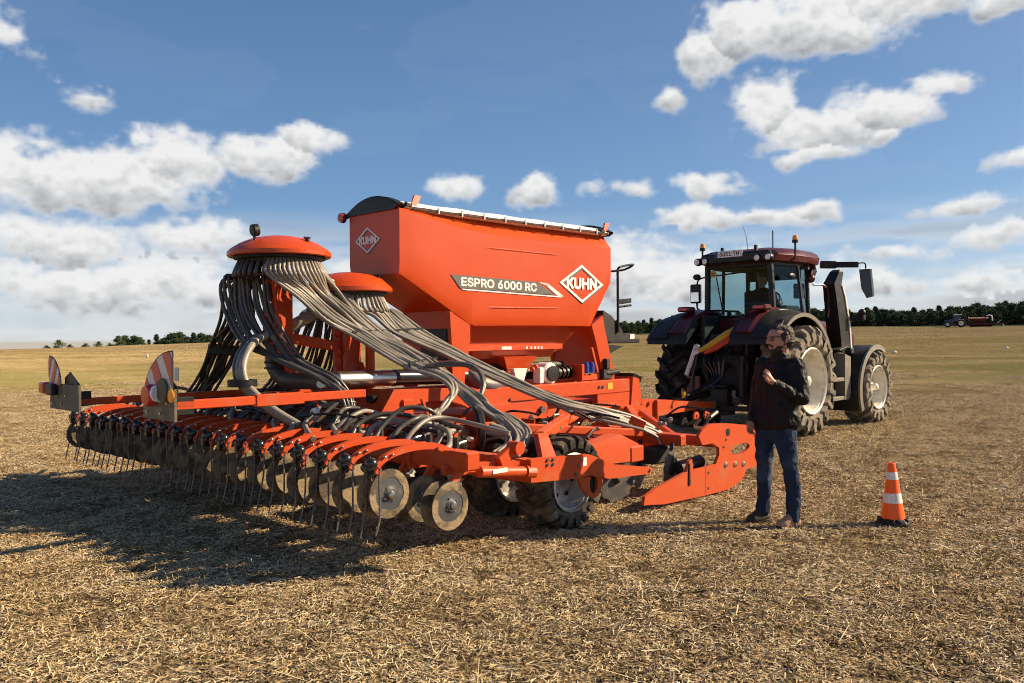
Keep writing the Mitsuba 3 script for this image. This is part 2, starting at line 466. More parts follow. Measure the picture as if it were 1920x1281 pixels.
def field_color(p, n, uv):
    r = dr.sqrt(p.x * p.x + p.y * p.y)
    big = fbm(p.x * .09, p.y * .09, 0., 3)
    mid = fbm(p.x * 1.3, p.y * 1.3, 3., 3)
    fine = fbm(p.x * 23, p.y * 23, 7., 3)
    grit = noise(p.x * 140, p.y * 140, 0.)
    far = smoothstep(16., 40., r)
    near_c = mix((.06, .042, .025), (.32, .235, .13), smoothstep(.38, .66, fine * .7 + grit * .3))
    # rows of windrowed straw and green regrowth run across the view
    row = fbm(p.x * .035 + 5., p.y * .22, 2., 3)
    far_c = mix((.225, .16, .075), (.35, .27, .135), smoothstep(.35, .65, row * .65 + mid * .35))
    far_c = mix(far_c, (.225, .165, .08), smoothstep(.5, .68, fbm(p.x * .02, p.y * .05 + 3., 4., 2)) * .7)
    grain = noise(p.x * 9., p.y * 3.5, 5.)
    far_c = far_c * (.72 + .56 * grain)
    c = mix(near_c, far_c, far)
    sway = (fbm(p.x * .05, p.y * .05, 8., 3) - .5) * 26.
    rr = r + sway
    green = smoothstep(26., 38., rr) * (1 - smoothstep(50., 72., rr)) * smoothstep(.30, .58, fbm(p.x * .22 + 2., p.y * .30, 11., 3))
    c = mix(c, mi.Color3f(.165, .165, .05), green * .55)
    olive = smoothstep(66., 84., rr) * (1 - smoothstep(110., 140., rr)) * smoothstep(-20., 15., p.x)
    c = mix(c, mi.Color3f(.20, .165, .062), olive * .45)
    rosy = smoothstep(125., 150., rr) * (1 - smoothstep(185., 215., rr))
    c = mix(c, mi.Color3f(.24, .175, .095), rosy * .6)
    c = mix(c, mi.Color3f(.16, .11, .04), smoothstep(.55, .7, fbm(p.x * .6, p.y * .6, 21., 3)) * .35)
    # the pale green field beyond the stubble, on the right
    c = mix(c, mi.Color3f(.055, .075, .045), smoothstep(223., 228., r) * smoothstep(0., 40., p.x))
    return c


def field_bump(p, n, uv):
    return fbm(p.x * 18, p.y * 18, 1., 3) * .7 + noise(p.x * 70, p.y * 70, 2.) * .3


mat('mat_field', mikit.proc(field_color), .95, spec=.08, bump=(field_bump, .05, .004))
put('field', build_ground(), 'mat_field', None, True, WORLD)
labels['field'] = {'label': 'dry straw coloured stubble field reaching to the horizon', 'kind': 'structure'}

# straw litter: patches of real straws, instanced
mat('mat_straw_pale', (.61, .505, .335), .7, spec=.25)
mat('mat_straw_tan', (.475, .355, .195), .8, spec=.2)
mat('mat_straw_brown', (.155, .105, .058), .9, spec=.1)
mat('mat_weed', (.10, .13, .03), .7, spec=.2)


def straws(n, size, L, W, lift, upright, seed, clump=0.):
    g = np.random.default_rng(seed)
    c = np.stack([g.uniform(-size / 2, size / 2, n * 2), g.uniform(-size / 2, size / 2, n * 2), g.uniform(0, lift, n * 2)], -1)
    q = meshkit.fbm(c * np.array([4.5, 4.5, 0]) + 40, 3, seed // 10 * 10) - .5
    c = c[np.argsort(g.random(n * 2) - clump * q)][:n]
    th = g.uniform(0, 2 * np.pi, n)
    el = np.where(g.random(n) < upright, g.uniform(.5, 1.4, n), g.normal(0, .16, n))
    ln, wd = L * g.uniform(.35, 1.4, n), W * g.uniform(.6, 1.6, n)
    d = np.stack([np.cos(th) * np.cos(el), np.sin(th) * np.cos(el), np.sin(el)], -1)
    s = np.cross(d, np.stack([g.normal(0, .5, n), g.normal(0, .5, n), np.ones(n)], -1))
    s /= np.linalg.norm(s, axis=1, keepdims=True)
    up = np.cross(s, d)
    c[:, 2] += np.maximum(0, np.abs(d[:, 2]) * ln / 2 - .01)
    bend = g.normal(0, .10, n)[:, None] * ln[:, None] * up
    P = [c - d * ln[:, None] / 2, c + bend, c + d * ln[:, None] / 2]
    V = []
    for k, q in enumerate(P):
        ww = wd[:, None] * (.5 if k != 2 else .3)
        V += [q - s * ww, q + s * ww]
    V = np.stack(V, 1).reshape(-1, 3)
    b = np.arange(n)[:, None] * 6
    f = np.concatenate([b + [[0, 1, 3]], b + [[0, 3, 2]], b + [[2, 3, 5]], b + [[2, 5, 4]]])
    return mesh(V, f)


PATCH = 1.6
for k in range(3):
    scene[f'straw_patch_{k}'] = {'type': 'shapegroup',
                                 'a': mikit.ply(straws(3400, PATCH * 1.08, .042, .0042, .026, .04, 50 + k, 3.), 'mat_straw_pale'),
                                 'e': mikit.ply(straws(90, PATCH * 1.08, .15, .0046, .034, .02, 90 + k, 1.), 'mat_straw_pale'),
                                 'b': mikit.ply(straws(6200, PATCH * 1.08, .042, .0045, .022, .06, 60 + k, 2.), 'mat_straw_tan'),
                                 'c': mikit.ply(straws(4600, PATCH * 1.08, .038, .0052, .021, .09, 70 + k, 2.), 'mat_straw_brown'),
                                 'd': mikit.ply(straws([60, 14, 110][k], PATCH * 1.0, .05, .005, .02, .55, 80 + k, 9.), 'mat_weed')}
labels['straw_litter'] = {'label': 'loose dry straw and stubble lying over the field', 'kind': 'stuff', 'category': 'straw'}
_n = 0


def scatter(kind, nk, size, r0, r1, amax):
    global _n
    g = np.random.default_rng(int(size * 10))
    k = int(r1 / size) + 1
    for i in range(-k, k + 1):
        for j in range(-k, k + 1):
            x, y = i * size, j * size
            r = math.hypot(x, y)
            if g.random() < (r - 24) / 18:
                continue
            if r < r0 or r > r1 or (abs(math.degrees(math.atan2(x, y))) > amax and r > 6) or y < -2:
                continue
            e = .8
            z = float(ground_z(np.array([x]), np.array([y]))[0])
            gx = float(ground_z(np.array([x + e]), np.array([y]))[0] - ground_z(np.array([x - e]), np.array([y]))[0]) / (2 * e)
            gy = float(ground_z(np.array([x]), np.array([y + e]))[0] - ground_z(np.array([x]), np.array([y - e]))[0]) / (2 * e)
            m = np.eye(4)
            a = int(g.integers(4)) * math.pi / 2
            ca, sa = math.cos(a), math.sin(a)
            m[:3, 0], m[:3, 1] = [ca, sa, gx * ca + gy * sa], [-sa, ca, -gx * sa + gy * ca]
            m[:3, 3] = [x, y, z]
            _n += 1
            scene[f'straw_litter__{_n:03d}'] = {'type': 'instance', 'sg': {'type': 'ref', 'id': f'{kind}_{int(g.integers(nk))}'}, 'to_world': T(m)}


scatter('straw_patch', 3, PATCH, 0, 42, 47)

# ------------------------------------------------------------------ trees
mat('mat_leaf_dark', (.042, .066, .030), .8, spec=.2)
mat('mat_leaf_mid', (.070, .098, .038), .8, spec=.2)
mat('mat_leaf_pine', (.030, .050, .028), .85, spec=.15)
mat('mat_bark', (.07, .05, .035), .9)


def tree_group(key, hgt, wid, leaf, n, seed, conic=False, base=.12):
    g = np.random.default_rng(seed)
    trunk = tube([(0, 0, -.6), (g.normal(0, .1), g.normal(0, .1), hgt * .45), (g.normal(0, .15), g.normal(0, .15), hgt * .93)], np.array([hgt * .022, hgt * .014, .02]), 6, 4, world=True)
    limbs, cl = [trunk], []
    for i in range(26 if not conic else 40):
        t = base + (1 - base) * g.random() ** .8
        z = hgt * t
        prof = (1 - t) ** .8 * 1.15 + .05 if conic else (math.sin(math.pi * min(1, (t - base) / (1 - base) * .86 + .14)) ** .7)
        rr = wid / 2 * prof * g.uniform(.55, 1.12)
        a = g.uniform(0, 2 * np.pi)
        e = np.array([rr * math.cos(a), rr * math.sin(a), z])
        limbs.append(tube([(0, 0, z * .88), tuple(e)], np.array([hgt * .006, hgt * .002]), 4, 2, curve=False, world=True))
        cl.append((e, wid * g.uniform(.12, .24) * (1 if not conic else .7)))
        cl.append((e * np.array([.5, .5, 1]) , wid * g.uniform(.12, .22)))
    per = n // len(cl)
    c = np.vstack([e + g.normal(0, 1, (per, 3)) * np.array([1, 1, .75]) * s * .55 for e, s in cl])
    k = len(c)
    s = wid * .035 * g.uniform(.6, 1.5, (k, 1))
    d1 = g.normal(0, 1, (k, 3))
    d1 /= np.linalg.norm(d1, axis=1, keepdims=True)
    d2 = np.cross(d1, g.normal(0, 1, (k, 3)))
    d2 /= np.linalg.norm(d2, axis=1, keepdims=True)
    V = np.stack([c - d1 * s, c + d2 * s * .7, c + d1 * s, c - d2 * s * .7], 1).reshape(-1, 3)
    b = np.arange(k)[:, None] * 4
    crown = mesh(V, np.concatenate([b + [[0, 1, 2]], b + [[0, 2, 3]]]))
    scene[key] = {'type': 'shapegroup', 'trunk': mikit.ply(trimesh.util.concatenate(limbs), 'mat_bark', 40), 'crown': mikit.ply(crown, leaf)}


tree_group('grp_tree_a', 8.0, 6.0, 'mat_leaf_dark', 6500, 1)
tree_group('grp_tree_b', 9.0, 5.0, 'mat_leaf_mid', 6500, 2)
tree_group('grp_tree_c', 7.0, 6.5, 'mat_leaf_dark', 6500, 3, base=.05)
tree_group('grp_tree_d', 9.5, 4.2, 'mat_leaf_pine', 6500, 4, conic=True)
tree_group('grp_tree_e', 6.0, 5.0, 'mat_leaf_mid', 2600, 5, base=.03)


def plant(key, grp, az, r, s, rot, wide=1.):
    x, y = r * math.sin(math.radians(az)), r * math.cos(math.radians(az))
    z = float(ground_z(np.array([x]), np.array([y]))[0])
    scene[key] = {'type': 'instance', 'sg': {'type': 'ref', 'id': grp}, 'to_world': T().translate([x, y, z - .15]).rotate([0, 0, 1], rot).scale([s * wide, s * wide, s])}


# the wood along the right horizon reads as one dark mass
labels['forest'] = {'label': 'dense dark green wood along the horizon behind the tractor', 'kind': 'stuff', 'category': 'wood'}
g_ = np.random.default_rng(77)
_k = 0
for row in range(4):
    az = 6.0
    while az < 44:
        top = np.interp(az, [6, 9, 12, 20, 22, 25, 27, 29, 31, 44], [.66, .70, .80, .95, .82, .80, .80, .95, 1.08, 1.1])
        r = 268 + row * 9 + g_.uniform(-3, 3)
        s = top * g_.uniform(.82, 1.0) * (.60 + .076 * row)
        _k += 1
        plant(f'forest__{_k:03d}', ['grp_tree_a', 'grp_tree_c', 'grp_tree_b', 'grp_tree_d', 'grp_tree_a', 'grp_tree_c'][int(g_.integers(6))], az, r, s, g_.uniform(0, 360), 1.15)
        az += g_.uniform(.36, .66)
# single trees and bushes on the left horizon
LEFT = [(-21.95, 1.05, 'b', 'first tall pale green tree of the loose row on the left skyline'), (-21.45, 1.12, 'b', 'second tall green tree, just right of the first on the left skyline'), (-20.85, 1.05, 'a', 'broad green tree in the middle of the loose left skyline row'),
        (-20.35, 1.0, 'b', 'leafy round tree right of the broad one on the left skyline'), (-19.75, .75, 'd', 'small pointed tree standing apart on the left skyline'), (-19.2, .95, 'd', 'narrow dark tree before the dark clump on the left skyline'), (-18.6, 1.0, 'c', 'leftmost wide tree of the dark clump on the left skyline'),
        (-18.05, 1.12, 'a', 'tall middle tree of the dark clump on the left skyline'), (-17.5, 1.2, 'a', 'highest round tree of the dark clump on the left skyline'), (-16.95, 1.05, 'c', 'low wide tree at the right end of the dark clump'), (-16.45, 1.0, 'd', 'dark pointed tree beside the hoses of the drill on the left skyline'),
        (-15.9, 1.15, 'a', 'dark round tree seen beside the black hose bundle'), (-15.3, 1.1, 'c', 'dark tree half hidden behind the left hose bundle'), (-14.6, 1.0, 'a', 'dark tree showing through gaps between the hoses')]
for az, s, kind, lab in LEFT:
    k = thing('skyline_tree', lab, 'tree', None)
    plant(k, f'grp_tree_{kind}', -25.1 + (az + 21.95) * .79, 455 + 15 * math.sin(az * 7), s * (.78 if az < -19.5 else .85), az * 77 % 360, 1.2)
for az, s, lab in [(-28.35, .62, 'small lone round bush far left on the skyline'), (-27.75, .38, 'low flat bush right of the lone round bush on the left skyline'), (-29.0, .36, 'tiny leftmost bush on the skyline'), (-26.9, .42, 'small dot of a bush midway along the left skyline'), (-26.2, .50, 'low wide bush before the first tall skyline trees'), (-25.6, .40, 'low bush at the foot of the first tall skyline tree')]:
    k = thing('skyline_bush', lab, 'bush', None)
    plant(k, 'grp_tree_e', az, 400, s * 1.25, az * 91 % 360, 1.3)

# ------------------------------------------------------------------ the seed drill
D = thing('seed_drill', 'wide orange trailed seed drill with a big hopper, hose bundles and a row of discs', 'seed drill')
VC = .2          # its centre line
HW = .45         # half width of the hopper


def hopper_section(u):
    zb = np.interp(u, [1.93, 2.94, 5.09, 5.53], [2.385, 1.85, 1.835, 2.42])
    dz = np.interp(u, [1.93, 2.2, 2.5, 2.93, 3.44, 4.2, 5.0, 5.53], [.012, .05, .105, .165, .19, .192, .188, .18])
    ins = dz * .75
    ends = min(1, (u - 1.93) / .25, (5.53 - u) / .18)
    bul = .020 * max(0, ends)
    zt, zc = 3.07, 3.07 - dz
    zm = zb + (zc - zb) * .5
    R = [(HW - .015, zb), (HW + bul * .6, zb + .12), (HW + bul, zm), (HW + bul * .7, zc), (HW - ins, zt)]
    ring = [(u, -(VC + v), z) for v, z in R] + [(u, -(VC - v), z) for v, z in R[::-1]]
    return ring


US = [1.93, 1.95, 2.05, 2.2, 2.5, 2.93, 2.96, 3.44, 4.2, 5.0, 5.09, 5.3, 5.5, 5.53]
hop = put('hopper', loft([hopper_section(u) for u in US]), 'mat_hopper', D, 14, label='tall orange hopper body with a crease along its top')
# pressed creases of the side wall
for (a, b) in (((3.10, 2.735), (4.52, 2.73)), ((3.12, 2.045), (4.52, 2.06))):
    put('crease', loft([[(u, -(VC + HW + dv), z + dz) for dv, dz in ((.005, -.016), (.026 if 0 < t < 1 else .008, -.004), (.026 if 0 < t < 1 else .008, .004), (.005, .012))] for t in np.linspace(0, 1, 9) for u, z in [(a[0] + (b[0] - a[0]) * t, a[1] + (b[1] - a[1]) * t)]]), 'mat_hopper', hop, 40)
# curved roof tarpaulin, black end caps
def arch(v, h, z0=3.075):
    return z0 + h * (1 - (v / .47) ** 2)


def lid_ring(u, off, h):
    vs = np.linspace(-.455, .455, 15)
    return [(u, -(VC + v), arch(v, h) + off) for v in vs] + [(u, -(VC + v), 3.062 + 0 * v) for v in vs[::-1][1:-1]]


lid = put('tarpaulin', loft([lid_ring(u, .012 + .004 * math.sin(u * 9), .125) for u in np.linspace(2.02, 5.5, 26)]), 'mat_tarp', hop, 40, label='white tarpaulin roof rolled over the hopper')
for u in (1.955, 5.53):
    put('end_cap', loft([lid_ring(u - .05, .015, .135), lid_ring(u - .04, .03, .135), lid_ring(u + .05, .03, .135), lid_ring(u + .06, .015, .135)]), 'mat_black', hop, 40, label='black arched end cap of the hopper roof')
put('roof_seam', [beam((2.1, VC + .45, 3.075), (5.5, VC + .45, 3.075), .016, .014, .003)] , 'mat_black', hop)
for u in np.linspace(2.45, 5.2, 9):
    put('tarpaulin_hook', box(u, u + .025, VC + .452, VC + .475, 3.05, 3.12, .004), 'mat_steel', hop)
for u in (2.12, 5.42):
    m = hull([(u - .02, -.62, 3.08), (u + .05, -.62, 3.08), (u - .01, -.60, 3.09), (u + .04, -.60, 3.09), (u + .06, -.60, 3.235), (u + .15, -.60, 3.235), (u + .06, -.575, 3.235), (u + .15, -.575, 3.235)])
    put('flap_bracket', m, dict_key := 'mat_orange', hop, label='brown orange flap standing on the roof edge')
    put('latch', [box(u - .10, u - .02, .56, .66, 3.09, 3.13, .006), cyl((u - .06, .60, 3.05), (u - .06, .60, 3.15), .016, 10)], 'mat_black', hop)
put('rear_reflector', [cyl((1.86, -.33, 3.06), (1.885, -.33, 3.06), .052, 22)], 'mat_lens_red', hop)
put('reflector_arm', [beam((1.91, -.33, 3.06), (1.94, -.2, 3.10), .04, .05), cyl((1.883, -.33, 3.06), (1.91, -.33, 3.06), .058, 20)], 'mat_black', hop)


# lettering and emblem of the side wall
VS = VC + HW + .021


def diamond(cx, cz, w, h):
    return Polygon([(cx - w / 2, cz), (cx, cz - h / 2), (cx + w / 2, cz), (cx, cz + h / 2)])


def emblem(cx, cz, w, h, side, at, par):
    put('emblem_shadow', flat(diamond(0, 0, w, h).difference(diamond(0, 0, w * .80, h * .80)), side, at(0.012 if side == 'right' else .008, -.012, 0), .002), 'mat_decal_grey', par, False)
    put('emblem_frame', flat(diamond(0, 0, w * .985, h * .985).difference(diamond(0, 0, w * .845, h * .845)), side, at(0, 0, 1), .002), 'mat_white', par, False, label='white diamond frame of the emblem')
    lh, lw = h * .27, w * .66
    put('emblem_lettering', letters('KUHN', lh, lw, side, at(-lw / 2, -lh / 2, 1), weight=lh * .055), 'mat_white', par, False, label='bold white capital letters across the diamond')


emblem(0, 0, .90, .50, 'right', lambda dx, dz, k: (4.885 + dx, VS + .0022 * k + .003, 2.385 + dz), hop)
emblem(0, 0, .46, .29, 'rear', lambda dx, dz, k: (1.9285 - .0022 * k, .09 + dx, 2.775 + dz), hop)


def slanted(m):
    """the stripe and its lettering run slightly downhill towards the front"""
    return m


def sp(u, t):
    """a point of the stripe: along u, t from its lower to its upper edge"""
    top = 2.40 - (u - 2.62) * .020
    return (u, top - .145 * (1 - t))


stripe = Polygon([sp(2.62, 1), sp(4.02, 1), sp(4.36, .02), sp(2.76, .0)])
put('stripe', flat(affinity.translate(stripe, 0, 0), 'right', (0, VS + .003, 0)), 'mat_decal_grey', hop, False, label='dark grey slanted stripe with the white lettering')
put('stripe_edge', flat(Polygon([sp(2.78, -.03), sp(4.52, -.06), sp(4.47, -.16), sp(2.80, -.12)]), 'right', (0, VS + .003, 0)), 'mat_white', hop, False)
put('stripe_tip', flat(Polygon([sp(4.05, 1), sp(4.22, .98), sp(4.52, -.03), sp(4.40, -.03), sp(4.18, .78)]), 'right', (0, VS + .003, 0)), 'mat_rim_grey', hop, False)
lm = letters('ESPRO 6000 RC', .098, 1.24, 'right', (2.775, VS + .0054, 2.280), weight=.0015)
lm.vertices[:, 2] += -(lm.vertices[:, 0] - 2.775) * .020
put('stripe_lettering', lm, 'mat_white', hop, False, label='white capitals and numbers on the grey stripe')

# underside funnel, legs, bulkhead
ring = lambda u0, u1, v, z: [(u0, -(VC + v), z), (u1, -(VC + v), z), (u1, -(VC - v), z), (u0, -(VC - v), z)]
fun = put('funnel', loft([ring(2.98, 5.06, .43, 1.868), ring(2.99, 5.05, .43, 1.838), ring(3.02, 5.02, .23, 1.82), ring(3.08, 4.95, .20, 1.62), ring(3.25, 4.70, .15, 1.50), ring(3.3, 4.62, .13, 1.44)]), 'mat_hopper', D, 20, label='funnel shaped lower hopper in shade')
put('rim_bar', beam((3.05, VC + .225, 1.57), (4.75, VC + .225, 1.57), .06, .07), 'mat_orange', fun)
put('sticker', flat(Polygon([(0, 0), (.17, 0), (.17, .035), (0, .035)]), 'right', (3.62, VC + .257, 1.55)), 'mat_white', fun, False)
for u in (4.05, 4.13, 4.2, 4.26, 4.32):
    put('sticker', flat(Polygon([(0, 0), (.03, 0), (.03, .03), (0, .03)]), 'right', (u, VC + .257, 1.55)), 'mat_white', fun, False)
for s in (-1, 1):
    v1 = VC + s * (HW - .01)
    for poly, nm in (([(2.63, 1.995), (2.935, 1.845), (2.935, 1.66), (2.86, 1.45), (2.84, 1.12), (2.66, 1.12), (2.665, 1.5)], 'rear_leg'), ([(5.12, 1.85), (5.36, 1.98), (5.40, 1.80), (5.60, 1.20), (5.60, 1.12), (5.34, 1.12), (5.34, 1.22), (5.22, 1.60)], 'front_leg')):
        a = prism(poly, min(v1, v1 - s * .05), max(v1, v1 - s * .05))
        put(nm, a, 'mat_hopper', D, 20)
put('rear_bulkhead', box(2.66, 2.70, VC - .43, VC + .43, 1.35, 2.05, .006), 'mat_orange', D)
put('rear_bulkhead', hull([(2.72, -VC - .38, 2.02), (2.72, -VC + .38, 2.02), (2.96, -VC - .38, 1.88), (2.96, -VC + .38, 1.88), (2.72, -VC - .38, 1.3), (2.72, -VC + .38, 1.3), (2.96, -VC - .38, 1.3), (2.96, -VC + .38, 1.3)]), 'mat_orange', D)
put('access_panel', box(2.645, 2.665, VC - .1, VC + .36, 1.45, 1.80, .004), 'mat_black', D)
put('front_bulkhead', box(5.30, 5.34, VC - .40, VC + .40, 1.25, 1.95, .006), 'mat_orange', D)

# metering unit, fan, filters below the funnel
mu = put('metering_unit', [hull([(3.62, -.5, 1.46), (4.2, -.5, 1.46), (3.62, .0, 1.46), (4.2, .0, 1.46), (3.78, -.42, 1.2), (4.05, -.42, 1.2), (3.78, .0, 1.2), (4.05, .0, 1.2)])], 'mat_orange', D, 20)
put('knob', [ball((4.05 + .08 * i, .56 - .02 * i, 1.30 + .03 * (i % 2)), .035, 1) for i in range(3)], 'mat_orange', mu)
put('shaft', cyl((3.2, .3, 1.33), (4.9, .3, 1.33), .05, 14), 'mat_dull', mu)
fa = put('blower', lathe([(.0, -.10), (.12, -.10), (.14, -.08), (.14, .08), (.12, .10), (0, .10)], (4.36, .50, 1.235), 30), 'mat_white', D, 30, label='white fan housing under the hopper')
put('bracket', box(4.12, 4.20, .50, .62, 1.12, 1.32, .01), 'mat_white', fa)
put('outlet', [hull([(3.66, -.62, 1.32), (3.90, -.62, 1.32), (3.74, -.60, 1.13), (3.84, -.60, 1.13), (3.66, -.55, 1.32), (3.90, -.55, 1.32), (3.74, -.55, 1.13), (3.84, -.55, 1.13)])], 'mat_white', fa)
put('hub', lathe([(0, .0), (.09, 0), (.10, .02), (.10, .04), (0, .05)], (4.36, .60, 1.235), 24), 'mat_black', fa)
put('bellows', [cyl((4.50 + .04 * k, .50, 1.235), (4.525 + .04 * k, .50, 1.235), .085 if k % 2 else .07, 20) for k in range(8)] + [cyl((3.2, .35, 1.25), (4.3, .35, 1.25), .09, 18)], 'mat_black', fa)
for k in range(2):
    put('oil_filter', [cyl((5.02 + .11 * k, .62, 1.22), (5.02 + .11 * k, .62, 1.34), .042, 16), cyl((5.02 + .11 * k, .62, 1.34), (5.02 + .11 * k, .62, 1.36), .03, 16)], 'mat_blue', D, label='small blue filter can on the frame rail')
put('bracket', [box(4.86, 4.92, .5, .68, 1.12, 1.34), box(4.86, 5.3, .52, .62, 1.12, 1.2), beam((5.3, .6, 1.15), (5.15, .6, 1.55), .05, .05)], 'mat_orange', D)
put('hydraulic_valve', [box(5.32, 5.52, .50, .68, 1.13, 1.26), box(5.36, 5.44, .54, .70, 1.26, 1.40), cyl((5.4, .66, 1.2), (5.62, .70, 1.22), .03, 10), cyl((5.45, .6, 1.3), (5.3, .6, 1.52), .018, 8)], 'mat_dull', D)
put('soil_chute', hull([(3.15, -.5, 1.30), (3.45, -.5, 1.30), (3.15, 0, 1.3), (3.45, 0, 1.3), (3.22, -.45, 1.12), (3.38, -.45, 1.12), (3.22, 0, 1.12), (3.38, 0, 1.12)]), 'mat_orange', D)
put('hose_elbow', tube([(3.0, .5, 1.30), (3.1, .62, 1.18), (3.3, .62, 1.14), (3.6, .5, 1.2)], .09, 12), 'mat_steel_dark', D)

# main frame
for s in (-1, 1):
    v = VC + s * .45
    put('frame_rail', [box(1.75, 5.86, v - .06, v + .06, .93, 1.112, .012)], 'mat_orange', D, label=None)
put('yellow_sticker', flat(Polygon([(0, 0), (.11, 0), (.11, .085), (0, .085)]), 'right', (5.36, VC + .5125, .99)), 'mat_yellow', D, False)
for u in (5.18, 5.26, 3.05, 3.2, 3.35, 3.5):
    put('rail_bolt', cyl((u, VC + .51, 1.03 if u > 5 else .965), (u, VC + .53, 1.03 if u > 5 else .965), .018, 8), 'mat_steel_dark', D)
put('rail_hook', [beam((4.98, .69, 1.10), (4.86, .70, 1.01), .02, .02), beam((4.98, .69, 1.10), (5.06, .68, 1.11), .02, .02)], 'mat_black', D)
put('front_plate', prism([(5.86, .70), (5.92, 1.14), (6.06, 1.10), (6.12, .80), (6.02, .62)], VC - .5, VC + .52), 'mat_orange', D, label='upright end plate in front of the frame rails')
put('side_gusset', prism([(5.16, .93), (5.86, .93), (5.86, .70), (5.62, .72), (5.52, .80), (5.30, .66), (5.16, .60)], VC + .40, VC + .50), 'mat_orange', D)
put('hose_rack', [hull([(6.02, -.30, 1.18), (6.20, -.30, 1.14), (6.02, -.66, 1.18), (6.22, -.66, 1.12), (6.05, -.34, .88), (6.16, -.34, .90), (6.05, -.60, .88), (6.16, -.60, .90)]), tube([(6.05, .5, 1.15), (6.15, .55, 1.05), (6.12, .6, .85)], .02, 6), tube([(6.05, .45, 1.15), (6.2, .5, 1.0), (6.16, .55, .8)], .02, 6)], 'mat_black', D)
put('cross_tube', box(1.72, 1.86, -.6, .95, .90, 1.08, .012), 'mat_orange', D)
# arched mudguard plate beside the rails
pl = Polygon([(1.30, .80), (1.40, .86), (1.63, 1.185), (2.70, 1.155), (3.35, .93), (3.40, .80), (3.20, .72), (2.9, .70)]).difference(affinity.scale(Point(2.16, .62).buffer(1, 24), .72, .42))
put('arched_guard', prism(pl, VC + .66, VC + .72), 'mat_orange', D, label='orange plate with an arch cut out beside the frame')
put('guard_web', [hull([(1.32, -.86, .82), (1.64, -.86, 1.18), (1.64, -.30, 1.18), (1.32, -.30, .82), (1.36, -.86, .80), (1.68, -.86, 1.16), (1.68, -.3, 1.16), (1.36, -.3, .80)])], 'mat_orange', D)
for z in (.92, 1.05):
    put('guard_slot', box(1.30 + (z - .82) * .88, 1.36 + (z - .82) * .88, .62, .74, z, z + .07, .004), 'mat_black', D)
put('link_arm', prism(Polygon(arcpts((3.72, .85), .10, -80, 80) + arcpts((2.98, .85), .09, 100, 260)), .92, 1.02), 'mat_orange', D, label='rounded orange link plate below the frame rail')
for u in (2.98, 3.70):
    put('link_pin', [cyl((u, .9, .85), (u, 1.06, .85), .04, 16)], 'mat_steel_dark', D)
# black struts under the frame
put('hydraulic_line', [tube([(3.6, .9, .70 + .02 * k), (3.85, 1.05, .74), (3.95, 1.1, .95), (3.9, .9, 1.05)], .018, 6) for k in range(3)], 'mat_black', D)
put('lower_beam', box(1.5, 5.6, VC - .34, VC + .34, .66, .84, .015), 'mat_orange', D)

# masts, distributor pipes
for (u, z0, z1, zr, rad, n_) in ((.79, 1.70, 2.36, 2.535, .50, 0), (1.60, 1.08, 1.86, 2.215, .46, 1)):
    mk = put('mast', [box(u - .09, u + .09, VC - .09, VC + .09, z0, z1, .012), box(u - .13, u - .09, VC - .12, VC - .06, z0, z1, .006), box(u - .13, u - .09, VC + .06, VC + .12, z0, z1, .006)], 'mat_orange', D, label='orange mast carrying the rear distributor' if n_ == 0 else 'orange mast carrying the front distributor')
    put('corrugated_tube', [cyl((u - .12, VC, z0 - .05), (u - .12, VC, z1), .035, 14)] + [ball((u - .13, VC, z), .058, 2) for z in np.linspace(z0 + .08, z1 - .1, 4)], 'mat_orange', mk)
    dm = put('distributor', lathe([(0, zr + .185), (.12, zr + .18), (.26, zr + .155), (.38, zr + .105), (rad * .93, zr + .05), (rad, zr + .015), (rad, zr - .02), (rad - .012, zr - .03), (rad - .03, zr - .02), (rad - .06, zr + .02), (0, zr + .08)][::-1], (u, VC, 0), 64, 'z'), 'mat_hopper', D, 40, label='round orange distributor head, ' + ('the higher one at the rear' if n_ == 0 else 'the lower one by the hopper'))
    put('outlet_ring', [lathe([(.10, zr + .05), (rad - .07, zr + .02), (rad - .06, zr - .05), (rad - .14, zr - .07), (.10, zr - .05)], (u, VC, 0), 56, 'z'), cyl((u, VC, z1 - .02), (u, VC, zr + .03), .085, 20)], 'mat_dull', dm)
    for a, bigger in ((200, 1), (110, 0), (-75, 0), (20, 0)) if n_ == 0 else ((-60, 0), (180, 0)):
        cu, cv = u + rad * .72 * math.cos(math.radians(a)), VC - rad * .72 * math.sin(math.radians(a))
        if bigger:
            put('work_light', [cyl((cu - .02, cv, zr + .20), (cu + .03, cv, zr + .21), .058, 22), cyl((cu, cv, zr + .06), (cu, cv, zr + .2), .014, 8), cyl((cu - .022, cv, zr + .20), (cu - .028, cv, zr + .199), .046, 20)], 'mat_black', dm, label='small black work light on the rear distributor')
        else:
            put('cover_clip', [box(cu - .035, cu + .035, cv - .012, cv + .012, zr + .135, zr + .155, .004), box(cu - .01, cu + .01, cv - .03, cv + .03, zr + .10, zr + .15, .004)], 'mat_black', dm)
put('mast_arm', [beam((.84, VC, 1.72), (1.56, VC, 1.60), .09, .10)], 'mat_orange', D)
put('mast_arm', [beam((.79, VC, 1.72), (1.05, VC, 1.12), .10, .14), beam((.60, VC - .25, 1.12), (1.9, VC - .25, 1.10), .10, .10)], 'mat_orange', D)
put('mast_foot', [hull([(1.46, -VC - .16, 1.1), (1.46, -VC + .16, 1.1), (1.80, -VC - .16, 1.1), (1.80, -VC + .16, 1.1), (1.50, -VC - .1, 1.45), (1.50, -VC + .1, 1.45), (1.70, -VC - .1, 1.45), (1.70, -VC + .1, 1.45)])], 'mat_orange', D)
put('pressure_cylinder', [cyl((1.72, VC + .2, 1.18), (1.72, VC + .2, 1.66), .05, 16)], 'mat_orange', D)
